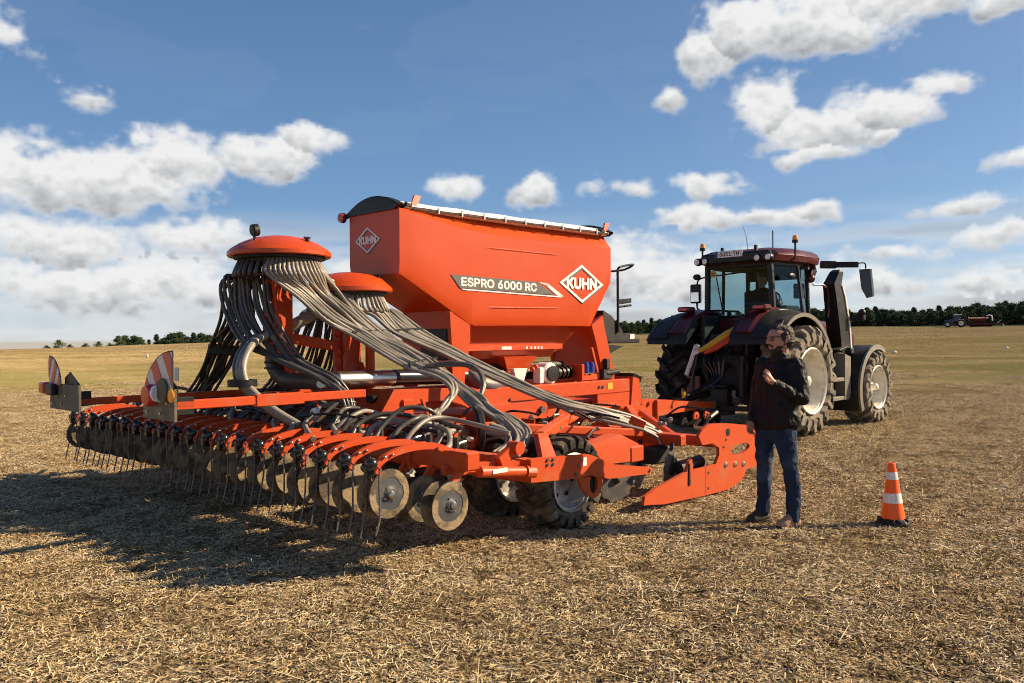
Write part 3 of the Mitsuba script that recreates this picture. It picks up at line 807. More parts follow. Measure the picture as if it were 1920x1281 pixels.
put('air_pipe', tube([(1.02, .55, 1.30), (1.29, .5, 1.285), (1.93, .5, 1.28)], .085, 20, curve=False), 'mat_steel', D, label='bright metal air pipe below the masts')
put('air_pipe', tube([(1.93, .5, 1.28), (2.95, .5, 1.265)], .088, 20, curve=False), 'mat_black_gloss', D, label='black air pipe joining the metal one')
put('air_elbow', tube([(.84, .0, 1.75), (.83, -.0, 1.60), (.83, .0, 1.44), (.87, .12, 1.31), (.98, .35, 1.285), (1.16, .52, 1.29)], .085, 16), 'mat_hose_dark', D, label='thick grey air elbow')
put('elbow_clamp', [lathe([(.085, 1.455), (.1, 1.455), (.1, 1.48), (.085, 1.48)], (.83, 0, 0), 24, 'z'), lathe([(.085, 1.40), (.1, 1.40), (.1, 1.42), (.085, 1.42)], (.83, .0, 0), 24, 'z')], 'mat_black', D)
put('feed_pipe', tube([(1.40, .20, 2.05), (1.30, .24, 2.02), (1.08, .24, 1.92), (.92, .2, 1.83), (.84, .1, 1.72)], .06, 14), 'mat_hose', D, label='thick beige feed pipe at the rear mast')

# warning panels on long arms behind the discs
for s in (1, -1):
    va = VC + s * 1.10
    put('lamp_arm', [box(-.84, 2.2 if s < 0 else 1.0, va - .03, va + .03, 1.16 if s > 0 else 1.085, 1.235 if s > 0 else 1.155, .008)] + ([box(-.1, .35, va - .04, va + .04, 1.145, 1.245, .006)] if s > 0 else []), 'mat_orange', D, label='long orange arm carrying the ' + ('right' if s > 0 else 'left') + ' warning panel')
    z0 = 1.10 if s > 0 else 1.06
    inner, outer = va - s * (.28 if s > 0 else .50), va + s * .28
    wp = put('warning_panel', prism([(-.89, z0), (-.87, z0), (-.87, z0 + .24), (-.89, z0 + .24)], min(inner, outer), max(inner, outer)), 'mat_olive', D, label='olive metal lamp plate with a striped quarter disc, ' + ('nearer right one' if s > 0 else 'far left one'))
    put('gusset', [box(-.87, -.62, va - .03, va + .03, z0 + .02, z0 + .16, .006), hull([(-.86, -(va - .02 * s), z0 + .1), (-.86, -(va - .05 * s), z0 + .30), (-.86, -(va - .20 * s), z0 + .36), (-.86, -(va - .36 * s), z0 + .26), (-.86, -(va - .44 * s), z0 + .05), (-.83, -(va - .05 * s), z0 + .28), (-.83, -(va - .36 * s), z0 + .24), (-.83, -(va - .1 * s), z0 + .05)]) if s < 0 else hull([(-.86, -(va + .10), z0 + .1), (-.86, -(va + .26), z0 + .1), (-.86, -(va + .26), z0 + .26), (-.86, -(va + .12), z0 + .34), (-.84, -(va + .1), z0 + .1), (-.84, -(va + .24), z0 + .24)])], 'mat_black', wp)
    # quarter disc with slanted stripes: straight edge outside, arc towards the middle
    R_ = .50
    q = Polygon([(0, 0)] + arcpts((0, 0), R_, 90, 178, 20) + [(0, 0)])
    QW, QH, oz = (.53, .37, 1.255) if s > 0 else (.34, .29, 1.275)
    q = affinity.scale(q, QW / R_, QH / R_, origin=(0, 0))
    # in the plane seen from behind: x to the right; the panel on the left is the mirror image
    def put_q(poly, d, material, nm):
        if s < 0:
            poly = affinity.scale(poly, -1, 1, origin=(0, 0))
        put(nm, flat(poly, 'rear', (-.892 - d, outer - .0, oz), .004), material, wp, False)
    put_q(q, 0, 'mat_black', 'quarter_disc')
    face_q = affinity.scale(q, .95, .955, origin=(-.3 * QW, .3 * QH))
    put_q(face_q, .004, 'mat_stripe_white', 'white_field')
    for k in range(8):
        band = affinity.scale(Polygon([(-.66 + k * .26, -.1), (-.53 + k * .26, -.1), (-.53 + k * .26 - .42, .6), (-.66 + k * .26 - .42, .6)]), QW / .5, QH / .4, origin=(0, 0))
        bq = band.intersection(face_q)
        if not bq.is_empty:
            put_q(bq, .008, 'mat_stripe_red', 'red_stripe')
    lc = va + (-.05 if s > 0 else -.30)
    put('tail_lamp', [lathe([(0, -.045), (.075, -.04), (.085, -.02), (.085, .02), (0, .03)], (-.93, lc, z0 + .185), 28, 'u')] if s > 0 else [box(-.96, -.89, va - .40, va - .26, z0 + .14, z0 + .25, .015)], 'mat_lens_red', wp, label='round red tail lamp' if s > 0 else 'square red tail lamp')
    put('lamp_housing', [tube([(-.90, lc + .05, z0 + .20), (-.90, lc + .11, z0 + .20)], .065, 18, curve=False)] if s > 0 else [box(-.95, -.89, va - .25, va - .05, z0 + .13, z0 + .24, .015)], 'mat_tarp' if s > 0 else 'mat_black', wp)
    if s > 0:
        put('amber_reflector', lathe([(0, -.012), (.048, -.01), (.052, 0), (0, .01)], (-.905, va + .27, z0 + .19), 24, 'u'), 'mat_lens_amber', wp)
    if s > 0:
        put('hub_disc', [lathe([(0, -.012), (.085, -.01), (.09, 0), (0, .006)], (-.915, va + .13, z0 + .23), 26, 'u')], 'mat_olive', wp)
    for k in range(4):
        put('plate_bolt', cyl((-.90, va - .2 + .12 * k, z0 + .05 + .08 * (k % 2)), (-.888, va - .2 + .12 * k, z0 + .05 + .08 * (k % 2)), .012, 8), 'mat_steel', wp)
put('marker_card', box(.2, .205, -.9, -.80, 1.28, 1.42, .001), 'mat_stripe_white', D)

# the coulter bar
put('coulter_bar', [box(.66, .80, -3.55, 3.05, .70, .84, .012)], 'mat_orange', D, label='long orange tube that carries all the coulters')
put('lift_bar', [box(1.20, 1.32, -3.35, 2.75, .62, .74, .012)], 'mat_orange', D)
for v in np.arange(-3.2, 3.0, .62):
    put('coulter_bracket', [prism([(.64, .66), (.84, .66), (1.32, .60), (1.32, .72), (.84, .86), (.64, .86)], v - .02, v + .02)], 'mat_orange', D)


def coulter(v, u0, zc, rear):
    c = holder('coulter', D)
    zk = .81 if rear else .76
    du = 0 if rear else .48
    # curved arm from the bar over to the disc
    if rear:
        top = spline(np.array([(.78, .80, 0), (.60, .875, 0), (.40, .89, 0), (.20, .865, 0), (.06, .80, 0), (.045, .70, 0), (.10, .60, 0)]), 5)[:, :2]
        w = np.linspace(.026, .022, len(top))
    else:
        top = spline(np.array([(.80, .76, 0), (.70, .72, 0), (.62, .64, 0), (.57, .56, 0), (u0, zc, 0)]), 5)[:, :2]
        w = np.full(len(top), .03)
    t = np.gradient(top, axis=0)
    t /= np.linalg.norm(t, axis=1, keepdims=True)
    nn = np.stack([-t[:, 1], t[:, 0]], 1)
    poly = Polygon(np.vstack([top + nn * w[:, None], (top - nn * w[:, None])[::-1]]))
    put('arm', prism(poly, v - .019, v + .019), 'mat_orange', c, 20)
    jr = rng.normal(0, .018, 3)
    zk += rng.normal(0, .008)
    ang = rng.uniform(0, 6)
    dv = v + .055
    R = .178
    prof = [(0, -.012), (.05, -.012), (.085, -.004), (R, -.002), (R, .003), (.085, .006), (.055, .010), (.035, .026), (0, .028)]
    outer = v > 2.6
    dm = lathe(prof, (0, 0, 0), 36)
    if not outer:
        dm.apply_transform(trimesh.transformations.rotation_matrix(rng.normal(.03, .05), [0, 0, 1]))
        dm.apply_transform(trimesh.transformations.rotation_matrix(rng.normal(0, .04), [1, 0, 0]))
    dm.apply_translation([u0 + jr[0] * .5, -dv, zc + jr[1] * .6])
    put('disc', dm, 'mat_disc' if outer else 'mat_mud', c, 30)
    if outer:
        k = 36
        th = np.linspace(0, 2 * np.pi, k, endpoint=False)
        ri = R * (.68 if rear else .66) * (1 + .035 * np.sin(th * 2 + ang) + .03 * np.sin(th * 5 + ang) + rng.normal(0, .018, k))
        pts = [(R * .985 * math.cos(a), R * .985 * math.sin(a)) for a in th]
        hole = [(r * math.cos(a), r * math.sin(a)) for r, a in zip(ri, th)]
        ringp = Polygon(pts, [hole]).buffer(0)
        put('mud_ring', flat(affinity.translate(ringp, 0, 0), 'right', (u0 + jr[0] * .5, dv + .003, zc + jr[1] * .6), .006), 'mat_mud', c, 20)
        for a in np.arange(4) * 1.57 + .5:
            put('hub_bolt', cyl((u0 + .055 * math.cos(a), dv + .005, zc + .055 * math.sin(a)), (u0 + .055 * math.cos(a), dv + .018, zc + .055 * math.sin(a)), .008, 6), 'mat_steel', c)
        put('hub', lathe([(0, -.02), (.03, -.02), (.028, .035), (.018, .045), (0, .047)], (u0, dv, zc), 18), 'mat_steel', c)
    put('second_disc', lathe([(0, -.01), (R * .97, -.003), (R * .97, .003), (0, .012)], (u0 - .03, v - .05, zc - .01), 30), 'mat_mud', c, 30)
    if rear:
        put('depth_knob', [ball((-.01, v + .015, zk + .01), .045, 2, (1, 1.1, 1.0)), cyl((-.02, v - .04, zk - .03), (-.02, v + .06, zk - .03), .03, 12), cyl((.0, v + .01, zk), (-.05, v + .03, zk + .065), .018, 8), ball((-.03, v - .03, zk - .02), .034, 1), box(-.06, .03, v - .012, v + .03, zk - .09, zk, .008)], 'mat_black_gloss', c, 20)
        rg = trimesh.creation.torus(.026, .008, 16, 8)
        rg.apply_transform(trimesh.transformations.rotation_matrix(math.pi / 2, [0, 1, 0]))
        rg.apply_translation([-.015, -(v + .10), zk - .035])
        put('red_ring', rg, 'mat_orange', c)
        put('knob_bolt', [ball((.10 + .07 * q, v + .032, zk + .045 + .01 * q), .012, 1) for q in range(2)], 'mat_steel', c)
        for q, vt in enumerate((v - .02, v + .135)):
            j = rng.normal(0, .010, 2)
            put('tine', tube([(-.01, vt, zk - .01), (-.03, vt, zk - .06), (-.03 + j[0] * .5, vt, .58), (-.04 + j[0], vt + j[1], .44), (-.075 + j[0], vt + j[1], .285 + (.05 if v > 2.6 and q else 0))], .0068, 6, 4), 'mat_steel_dark', c)
    else:
        put('tube_boot', [box(u0 + .02, u0 + .10, v - .03, v + .03, zc - .05, zc + .16, .008)], 'mat_steel_dark', c)


for k in range(20):
    coulter(2.765 - .315 * k, .115, .585, True)
for k in range(20):
    coulter(2.96 - .315 * k, .53, .475, False)
put('end_bracket', [prism([(.62, .66), (1.25, .60), (1.42, .62), (1.42, .68), (1.2, .70), (.62, .74)], 2.80, 2.86)], 'mat_orange', D, label='red orange bracket at the right end of the coulter bar')
put('hydraulic_cylinder', [cyl((.90, 2.93, .66), (1.40, 2.93, .60), .045, 16), cyl((1.40, 2.93, .60), (1.5, 2.93, .585), .06, 12)], 'mat_orange', D)
put('cylinder_label', flat(Polygon([(0, 0), (.16, 0), (.16, .035), (0, .035)]), 'right', (1.0, 2.977, .635)), 'mat_white', D, False)
put('pivot_knuckle', [beam((1.15, 2.88, .70), (1.34, 2.88, .80), .07, .09), cyl((1.34, 2.84, .80), (1.34, 2.95, .80), .055, 16)], 'mat_orange', D)
# dials and hoses' spreading plate
for (u, v, z) in ((1.13, 2.0, .955), (.79, .8, .99)):
    dl = put('depth_dial', lathe([(0, -.02), (.058, -.018), (.064, 0), (.064, .02), (0, .022)], (u, v, z), 24, 'u'), 'mat_white', D, label=None)
    put('dial_hub', ball((u - .02, v, z), .018, 1), 'mat_black', dl)
    put('dial_bracket', [beam((u + .05, v - .02, z + .06), (u + .1, v - .16, z + .2), .03, .03), beam((u + .06, v, z), (u + .1, v, .72), .07, .09), prism([(u + .02, z - .22), (u + .09, z - .22), (u + .09, z - .05)], v - .08, v + .02)], 'mat_orange', dl)
sp_ = lathe([(0, -.035), (.19, -.035), (.205, -.02), (.205, .02), (.19, .035), (0, .035)], (0, 0, 0), 40, 'u')
rot = trimesh.transformations.rotation_matrix(math.radians(-26), [0, 0, 1])
sp_.apply_transform(rot)
sp_.apply_translation([1.55, -2.2, .885])
pk = put('hose_plate', sp_, 'mat_black', D, label='upright black hose plate with a dark red face')
sp2 = lathe([(0, -.05), (.17, -.05), (.185, -.036), (0, -.03)], (0, 0, 0), 40, 'u')
sp2.apply_transform(rot)
sp2.apply_translation([1.55, -2.2, .885])
put('red_face', sp2, 'mat_tractor_red', pk)

# packer wheels
for k in range(8):
    vw = 2.70 - .70 * k
    w = holder('packer_wheel', D)
    put('tyre', tyre((2.10, vw, .415), .412, .36, .26, 20, .024, -1, .22, .05, 44), 'mat_rubber_mid', w, 25)
    put('rim', lathe([(.245, -.15), (.25, -.16), (.262, -.165), (.262, -.14), (.235, -.12), (.225, .10), (.235, .14), (.262, .15), (.262, .165), (.25, .16), (.21, .05), (.20, .02), (.10, .02), (.08, .05), (0, .05), (0, -.02), (.2, -.03), (.22, -.1)][::-1] if False else [(0, .06), (.075, .06), (.085, .02), (.195, .015), (.215, .06), (.232, .14), (.262, .155), (.262, .165), (.246, .17), (.24, .15), (.24, -.15), (.2, -.15), (.19, -.02), (0, -.02)], (2.10, vw, .415), 44), 'mat_rim_grey', w, 35)
    for a in np.arange(6) * math.pi / 3:
        put('wheel_nut', cyl((2.10 + .135 * math.cos(a), vw + .015, .412 + .135 * math.sin(a)), (2.10 + .135 * math.cos(a), vw + .03, .412 + .135 * math.sin(a)), .02, 8), 'mat_black', w)
put('packer_axle', cyl((2.10, -2.5, .412), (2.10, 2.5, .412), .05, 16), 'mat_dull', D)

# the wings: side boxes, cross beams, end shields
for s in (1, -1):
    fm = (lambda m: m) if s > 0 else mirror_v
    side = 'right' if s > 0 else 'left'
    put('wing_beam', fm(box(1.46, 1.60, .95, 2.745, .49, .672, .012)), 'mat_orange', D, label=f'dark red shaded cross beam of the {side} wing')
    wpz = Polygon([(1.44, .51), (1.44, .70), (1.55, .70), (2.18, .665), (2.26, .64), (2.39, .59), (2.56, .53), (3.10, .445), (3.17, .415), (3.10, .38), (2.48, .41), (2.20, .475), (2.03, .47)])
    wpl = put('wing_plate', fm(prism(wpz, 2.92, 2.97)), 'mat_orange', D, label=f'orange side plate beside the outer packer wheel of the {side} wing')
    if s > 0:
        for (u, z) in ((1.64, .675), (1.71, .672), (1.64, .635), (1.71, .632), (2.04, .58), (2.0, .51), (3.10, .413)):
            put('plate_bolt', cyl((u, 2.965, z), (u, 2.985, z), .013, 8), 'mat_steel_dark', wpl)
        put('plate_sticker', flat(Polygon([(0, 0), (.05, 0), (.05, .075), (0, .075)]), 'right', (2.10, 2.9715, .57)), 'mat_tarp', wpl, False)
    put('wing_beam', fm(box(1.46, 1.60, 2.75, 2.918, .50, .685, .01)), 'mat_orange', D)
    put('wheel_bracket', fm(prism(Polygon([(2.06, .47), (2.40, .45), (2.40, .38), (2.34, .28), (2.27, .26), (2.18, .30), (2.10, .38)]).difference(affinity.scale(Point(2.27, .39).buffer(1, 12), .055, .085)), 2.925, 2.955)), 'mat_orange', D)
    put('bracket_cover', fm(cyl((2.27, 2.90, .39), (2.27, 2.922, .39), .10, 20)), 'mat_black', D)
    put('wing_post', fm(trimesh.util.concatenate([hull([(1.62, -2.94, .68), (1.80, -2.94, .66), (1.62, -2.88, .68), (1.80, -2.88, .66), (1.80, -2.72, .86), (1.92, -2.72, .86), (1.80, -2.66, .86), (1.92, -2.66, .86)])])), 'mat_orange', D)
    put('wing_post', fm(beam((1.86, 2.68, .82), (3.0, 2.02, .86), .10, .10, .012)), 'mat_orange', D)
    put('wing_strut', fm(hull([(2.3, -2.72, .50), (2.3, -2.60, .50), (2.3, -2.72, .66), (2.3, -2.60, .66), (3.05, -2.66, .74), (3.05, -2.5, .74), (3.35, -2.66, .62), (3.35, -2.5, .62), (3.35, -2.66, .45), (3.35, -2.5, .45)])), 'mat_orange', D)
    put('wing_strut', fm(box(3.2, 3.42, 1.2, 2.68, .44, .60, .012)), 'mat_orange', D)
    put('fold_cylinder', fm(trimesh.util.concatenate([cyl((1.72, 1.85, .87), (1.83, 2.04, .865), .018, 12), cyl((1.82, 2.02, .865), (1.90, 2.14, .86), .05, 14), beam((1.88, 2.11, .86), (2.66, 2.52, .80), .085, .085, .012)])) if False else fm(trimesh.util.concatenate([cyl((1.60, 1.98, .87), (1.86, 2.02, .86), .018, 12), cyl((1.84, 2.0, .86), (2.04, 2.06, .855), .052, 16), beam((2.02, 2.05, .855), (3.85, 2.33, .66), .085, .085, .012)])), 'mat_orange', D, label=f'orange folding cylinder tube of the {side} wing')
    put('front_beam', fm(box(4.55, 4.70, 1.62, 2.92, .47, .58, .012)), 'mat_orange', D)
    put('front_beam_foot', fm(trimesh.util.concatenate([beam((4.1, 1.55, .62), (4.62, 1.75, .55), .12, .12), box(4.5, 4.56, 1.7, 2.2, .37, .46, .01), box(4.3, 4.56, 1.55, 1.66, .3, .6, .01)])), 'mat_orange', D)
    sh = Polygon([(3.01, .09), (3.03, .17), (3.19, .22), (3.75, .32), (3.80, .42), (3.85, .44), (3.87, .325), (4.10, .325), (4.31, .335), (4.38, .42), (4.38, .50), (4.25, .56), (4.05, .56), (3.98, .66), (4.05, .72), (4.21, .77), (4.54, .75), (4.94, .70), (5.22, .62), (5.30, .52), (5.30, .22), (4.95, .20), (4.90, .13), (4.79, .075), (4.58, .03), (4.10, .03), (3.36, .05)])
    sh = sh.difference(affinity.rotate(affinity.scale(Point(4.83, .445).buffer(1, 16), .20, .055), 4)).difference(Point(5.29, .60).buffer(.05))
    shield = put('end_shield', fm(prism(sh, 2.93, 2.965)), 'mat_orange', D, label=f'big orange end shield with cut-outs at the front of the {side} wing')
    if s > 0:
        for (u, z) in ((4.51, .305), (4.71, .288), (4.89, .272)):
            put('shield_bolt', lathe([(0, 0), (.03, 0), (.028, .012), (.012, .016), (0, .016)], (u, 2.966, z), 18), 'mat_steel', shield)
        put('shield_hole', cyl((4.56, 2.95, .65), (4.56, 2.968, .65), .042, 20), 'mat_black', shield)
        for (u, z) in ((4.52, .575), (4.47, .50), (4.16, .26), (4.16, .10), (5.15, .56)):
            put('shield_bolt', cyl((u, 2.96, z), (u, 2.975, z), .012, 8), 'mat_steel_dark', shield)
        put('shield_seam', box(4.105, 4.112, 2.9655, 2.9675, .035, .325, .0005), 'mat_decal_grey', shield)
        put('shield_slot', prism(Polygon(arcpts((3.79, .19), .018, 180, 360) + [(3.80, .40), (3.78, .40)]), 2.966, 2.975), 'mat_black', shield)
# front tool rows (compact discs), mostly in shade
g_ = np.random.default_rng(5)
# fittings, valves and short lines between frame and wing
for k in range(70):
    u, v, z = g_.uniform(2.5, 4.6), g_.uniform(.85, 2.3), g_.uniform(.58, .82)
    a = g_.uniform(0, 3.14)
    d = np.array([math.cos(a), math.sin(a), g_.normal(0, .25)])
    q = np.array([u, v, z])
    kind = k % 4
    if kind == 0:
        put('fitting', cyl(q, q + d * .07, .022, 10), 'mat_steel', D)
    elif kind == 1:
        put('hydraulic_line', tube([q, q + d * .16 + [0, 0, .06], q + d * .34, q + d * .5 - [0, 0, .08]], .013, 6), 'mat_black_gloss', D)
    elif kind == 2:
        put('lug_plate', beam(q, q + d * .16, .025, .09, .005), 'mat_orange', D)
    else:
        put('fitting', [cyl(q, q + d * .05, .03, 8), cyl(q + d * .05, q + d * .10, .018, 8)], 'mat_hose', D)
for k in range(40):
    v, u, z = g_.uniform(-3.3, 2.6), g_.uniform(.75, 1.35), g_.uniform(.80, .92)
    q = np.array([u, v, z])
    a = g_.uniform(0, 6.28)
    d = np.array([math.cos(a), math.sin(a), g_.normal(0, .2)])
    if k % 3 == 0:
        put('fitting', cyl(q, q + d * .06, .02, 8), 'mat_steel', D)
    elif k % 3 == 1:
        put('seed_hose', tube([q, q + d * .12 + [0, 0, .07], q + d * .26 + [0, 0, .05], q + d * .36 - [0, 0, .06]], .019, 7), 'mat_hose' if k % 2 else 'mat_hose_dark', D, 60)
    else:
        put('lug_plate', beam(q - [0, 0, .06], q + [.03, 0, .07], .03, .05, .005), 'mat_orange', D)
for k in range(34):
    v = -3.1 + .165 * k + g_.normal(0, .04)
    h = g_.uniform(.98, 1.10)
    put('seed_hose', tube([(1.30, v + g_.normal(0, .25), .92), (1.12, v + g_.normal(0, .12), h - .02), (.92, v + g_.normal(0, .07), h), (.72, v + g_.normal(0, .04), .96), (.60, v, .84)], .021, 7), 'mat_hose_dark' if k < 24 or k % 3 else 'mat_hose', D, 60)
put('tool_guard', [box(4.0, 4.4, 2.2, 2.4, .30, .48, .02), cyl((4.0, 2.7, .30), (4.35, 2.75, .34), .07, 14)], 'mat_dull', D)
put('tool_bar', [box(3.3, 3.42, -2.5, 2.6, .50, .62, .01), box(4.2, 4.32, -2.5, 2.6, .50, .62, .01)], 'mat_orange', D)
for r_, (u, off) in enumerate(((3.25, 0.), (4.05, .125))):
    for k in range(12):
        v = 2.45 + off - .42 * k
        td = holder('cutting_disc', D)
        R = .23
        th = np.linspace(0, 2 * np.pi, 73)[:-1]
        rr = R * (1 - .07 * (np.cos(th * 12) > .3))
        a = prism([(r * math.cos(t), r * math.sin(t)) for r, t in zip(rr, th)], -.004, .004)
        a.apply_transform(trimesh.transformations.rotation_matrix(math.radians(14 if r_ else -14), [0, 0, 1]))
        a.apply_translation([u, -v, .245])
        put('blade', a, 'mat_steel_dark', td, False)
        put('stem', [beam((u, v, .26), (u + .10, v - .05, .54), .05, .035), ball((u, v, .25), .05, 1)], 'mat_dull', td)

# drawbar to the tractor
db = put('drawbar', [hull([(5.95, -VC - s1 * .20, z) for s1 in (-1, 1) for z in (.50, .82)] + [(7.4, -VC - s1 * .18, z) for s1 in (-1, 1) for z in (.50, .71)]), hull([(7.38, -VC - s1 * .15, z) for s1 in (-1, 1) for z in (.50, .70)] + [(8.85, -VC - s1 * .06, z) for s1 in (-1, 1) for z in (.50, .585)])], 'mat_orange', D, 20, label='tapered orange drawbar running to the tractor hitch')
put('drawbar_eye', [cyl((8.85, VC, .48), (8.85, VC, .60), .07, 18)], 'mat_steel_dark', db)
put('drawbar_flange', [box(6.9, 6.94, VC + .14, VC + .24, .44, .74, .006), cyl((6.55, VC + .2, .72), (6.55, VC + .225, .72), .03, 12), cyl((6.75, VC + .2, .70), (6.75, VC + .225, .70), .03, 12), cyl((6.5, VC + .2, .56), (6.5, VC + .225, .56), .03, 12)], 'mat_orange', db)
put('brace', [beam((6.0, .55, .72), (4.9, 1.6, .52), .09, .12)], 'mat_orange', D)
put('brace', [beam((6.4, .5, .60), (4.75, 2.2, .5), .07, .08)], 'mat_orange', D)
put('brace', [beam((5.9, -.15, .72), (4.7, -1.4, .52), .09, .12)], 'mat_orange', D)
put('tie_cylinder', [cyl((4.9, 1.15, .84), (3.9, 1.5, .80), .03, 12), cyl((3.9, 1.5, .80), (3.0, 1.85, .78), .045, 14)], 'mat_orange', D)
put('front_hose', [tube([(6.7, 1.25, .42), (6.95, 1.15, .36), (7.3, 1.0, .36), (7.7, .85, .46), (7.95, .8, .48)], .024, 8), tube([(6.4, 1.2, .46), (6.7, 1.05, .52), (7.0, .9, .40)], .02, 8), tube([(6.2, 1.4, .50), (6.2, 1.6, .58), (5.6, 1.9, .55), (5.0, 2.4, .62)], .02, 8)], 'mat_black_gloss', D)
put('hose_end', [cyl((7.68, .85, .45), (8.0, .78, .50), .036, 12)], 'mat_steel', D)
for k in range(2):
    put('hose_eyelet', prism(Point(7.55 + .3 * k, .47).buffer(.07).difference(Point(7.55 + .3 * k, .47).buffer(.025)), .68, .71), 'mat_orange', D)
put('parking_jack', [cyl((7.2, .0, .05), (7.2, .0, .6), .04, 14), cyl((7.2, .0, .04), (7.2, .0, .06), .10, 18)], 'mat_dull', D)

# platform, handrail and box at the front of the hopper
put('handrail', [tube([(5.72, .62, 1.75), (5.72, .62, 2.62)], .018, 10, curve=False), tube([(5.72, .62, 2.62), (5.80, .62, 2.66), (6.45, .35, 2.74), (6.45, .2, 2.68), (5.75, .5, 2.60)], .016, 8, 3), tube([(5.72, .62, 2.10), (6.45, .30, 2.15)], .016, 8, curve=False)], 'mat_black', D, label='black handrail above the loading platform')
put('rail_board', [beam((5.75, .60, 2.17), (6.45, .30, 2.22), .02, .07, .004)], 'mat_black', D)
put('seed_chute', [hull([(5.42, -.60, 2.05), (5.42, .2, 2.05), (5.42, -.60, 1.62), (5.42, .2, 1.62), (5.85, -.60, 1.78), (5.85, .2, 1.78), (5.85, -.60, 1.66), (5.85, .2, 1.66), (5.6, -.60, 1.98), (5.6, .2, 1.98)])], 'mat_plastic_grey', D)
put('platform', [box(5.6, 6.5, -.25, .42, 1.60, 1.66, .008), hull([(5.42, -.45, 1.60), (5.42, .2, 1.60), (6.1, -.42, 1.56), (6.1, .2, 1.56), (5.45, -.45, 1.36), (5.45, .2, 1.36)])], 'mat_black', D)
bxk = put('platform_box', [box(6.05, 6.55, -.1, .30, 1.62, 1.74, .01)], 'mat_plastic_grey', D, label='grey box with a white sticker beside the platform')
put('white_sticker', flat(Polygon([(0, 0), (.11, 0), (.11, .09), (0, .09)]), 'right', (6.42, .302, 1.635)), 'mat_white', bxk, False)


# ------------------------------------------------------------------ seed hoses
def bundle(centre, up_r, stations, ends, n, r=.021, jit=.006, material='mat_hose', name='seed_hose', a0=0, a1=180, drop=.10, out=.07):
    """n hoses from the outlets of a distributor (angle a0 to a1 about it, 0 = forward, 90 = right) through ribbons: stations are pairs of points
    (first and last hose of the ribbon); ends: pair or None"""
    cu, zc, rad = centre
    for k in range(n):
        t = k / max(1, n - 1)
        a = math.radians(a0 + (a1 - a0) * t)
        du, dv = math.cos(a), math.sin(a)
        j = lambda s=1.: rng.normal(0, jit * s, 3)
        P = [(cu + du * (rad - .16), VC + dv * (rad - .16), zc), (cu + du * (rad - .11), VC + dv * (rad - .11), zc - .05), (cu + du * (rad - .11 + out), VC + dv * (rad - .11 + out), zc - drop - .08)]
        for (A, B) in stations:
            A, B = np.array(A), np.array(B)
            P.append(A + (B - A) * t + j())
        put(name, tube(P, r, 7, 5), material, D, 60)


# rear distributor, right hand: lit ribbon sweeping down to the right wing
bundle((.79, 2.50, .50), 0, [((.75, .62, 2.09), (.98, .56, 2.13)), ((.97, .74, 1.89), (1.16, .72, 1.915)), ((1.19, .85, 1.745), (1.36, .85, 1.745)), ((1.36, 1.12, 1.555), (1.50, 1.10, 1.575)), ((1.50, 1.34, 1.425), (1.62, 1.33, 1.45)),
                             ((1.60, 1.66, 1.325), (1.70, 1.63, 1.35)), ((1.58, 1.84, 1.21), (1.68, 1.80, 1.24)), ((1.44, 1.90, 1.09), (1.54, 1.86, 1.12)), ((1.25, 1.93, 1.0), (1.36, 1.92, 1.02)), ((1.10, 1.85, .90), (1.05, 2.2, .88))], None, 8, r=.0185, a0=135, a1=98, jit=.013)
bundle((.79, 2.50, .50), 0, [((1.02, .55, 2.135), (1.36, .44, 2.19)), ((1.19, .72, 1.915), (1.46, .65, 1.95)), ((1.38, .85, 1.745), (1.60, .85, 1.745)), ((1.53, 1.10, 1.58), (1.75, 1.07, 1.60)), ((1.64, 1.33, 1.45), (1.82, 1.31, 1.48)),
                             ((1.68, 1.70, 1.26), (1.82, 1.68, 1.30)), ((1.70, 2.0, 1.10), (1.82, 1.98, 1.13)), ((1.68, 2.20, .99), (1.78, 2.20, 1.03)), ((1.70, 2.34, .93), (1.82, 2.36, 1.0)), ((1.66, 2.50, .78), (1.86, 2.55, .86)), ((1.4, 2.60, .72), (1.55, 2.75, .70))], None, 11, r=.0185, a0=92, a1=28, material='mat_hose', jit=.013)
# a looping pair at the ribbon's end
for k in range(2):
    put('seed_hose', tube([(1.60, 1.45, 1.43), (1.78, 1.60, 1.44 + .02 * k), (1.92, 1.78, 1.42), (1.93 - .02 * k, 1.92, 1.28), (1.78, 1.98, 1.10), (1.62, 1.96, 1.0)], .021, 7, 5), 'mat_hose_dark', D, 60)
# front distributor, right hand: the second lit ribbon, gathered into a bundle
bundle((1.60, 2.18, .46), 0, [((1.60, .60, 1.96), (2.02, .48, 1.97)), ((1.78, .72, 1.745), (2.18, .70, 1.77)), ((2.20, .98, 1.535), (2.42, .98, 1.58)), ((2.46, 1.20, 1.375), (2.58, 1.20, 1.42)), ((2.76, 1.44, 1.215), (2.84, 1.44, 1.255)),
                              ((3.12, 1.80, .985), (3.19, 1.79, 1.03)), ((3.50, 2.0, .855), (3.62, 2.0, .90)), ((3.85, 2.18, .73), (4.02, 2.1, .78)), ((4.15, 2.30, .60), (4.35, 2.2, .62)), ((4.2, 2.36, .5), (4.4, 2.3, .5))], None, 15, a0=135, a1=20, r=.020, jit=.010)
put('seed_hose', tube([(3.05, 1.72, 1.02), (3.3, 1.95, .86), (3.55, 2.2, .78), (3.8, 2.4, .70)], .02, 7), 'mat_hose', D, 60)
# straps
for (a, b) in (((1.19, .85, 1.752), (1.66, .83, 1.765)), ((1.77, .72, 1.765), (2.2, .70, 1.79)), ((1.49, 1.34, 1.445), (1.86, 1.32, 1.49))):
    put('hose_strap', beam(a, b, .016, .05, .003), 'mat_black', D)
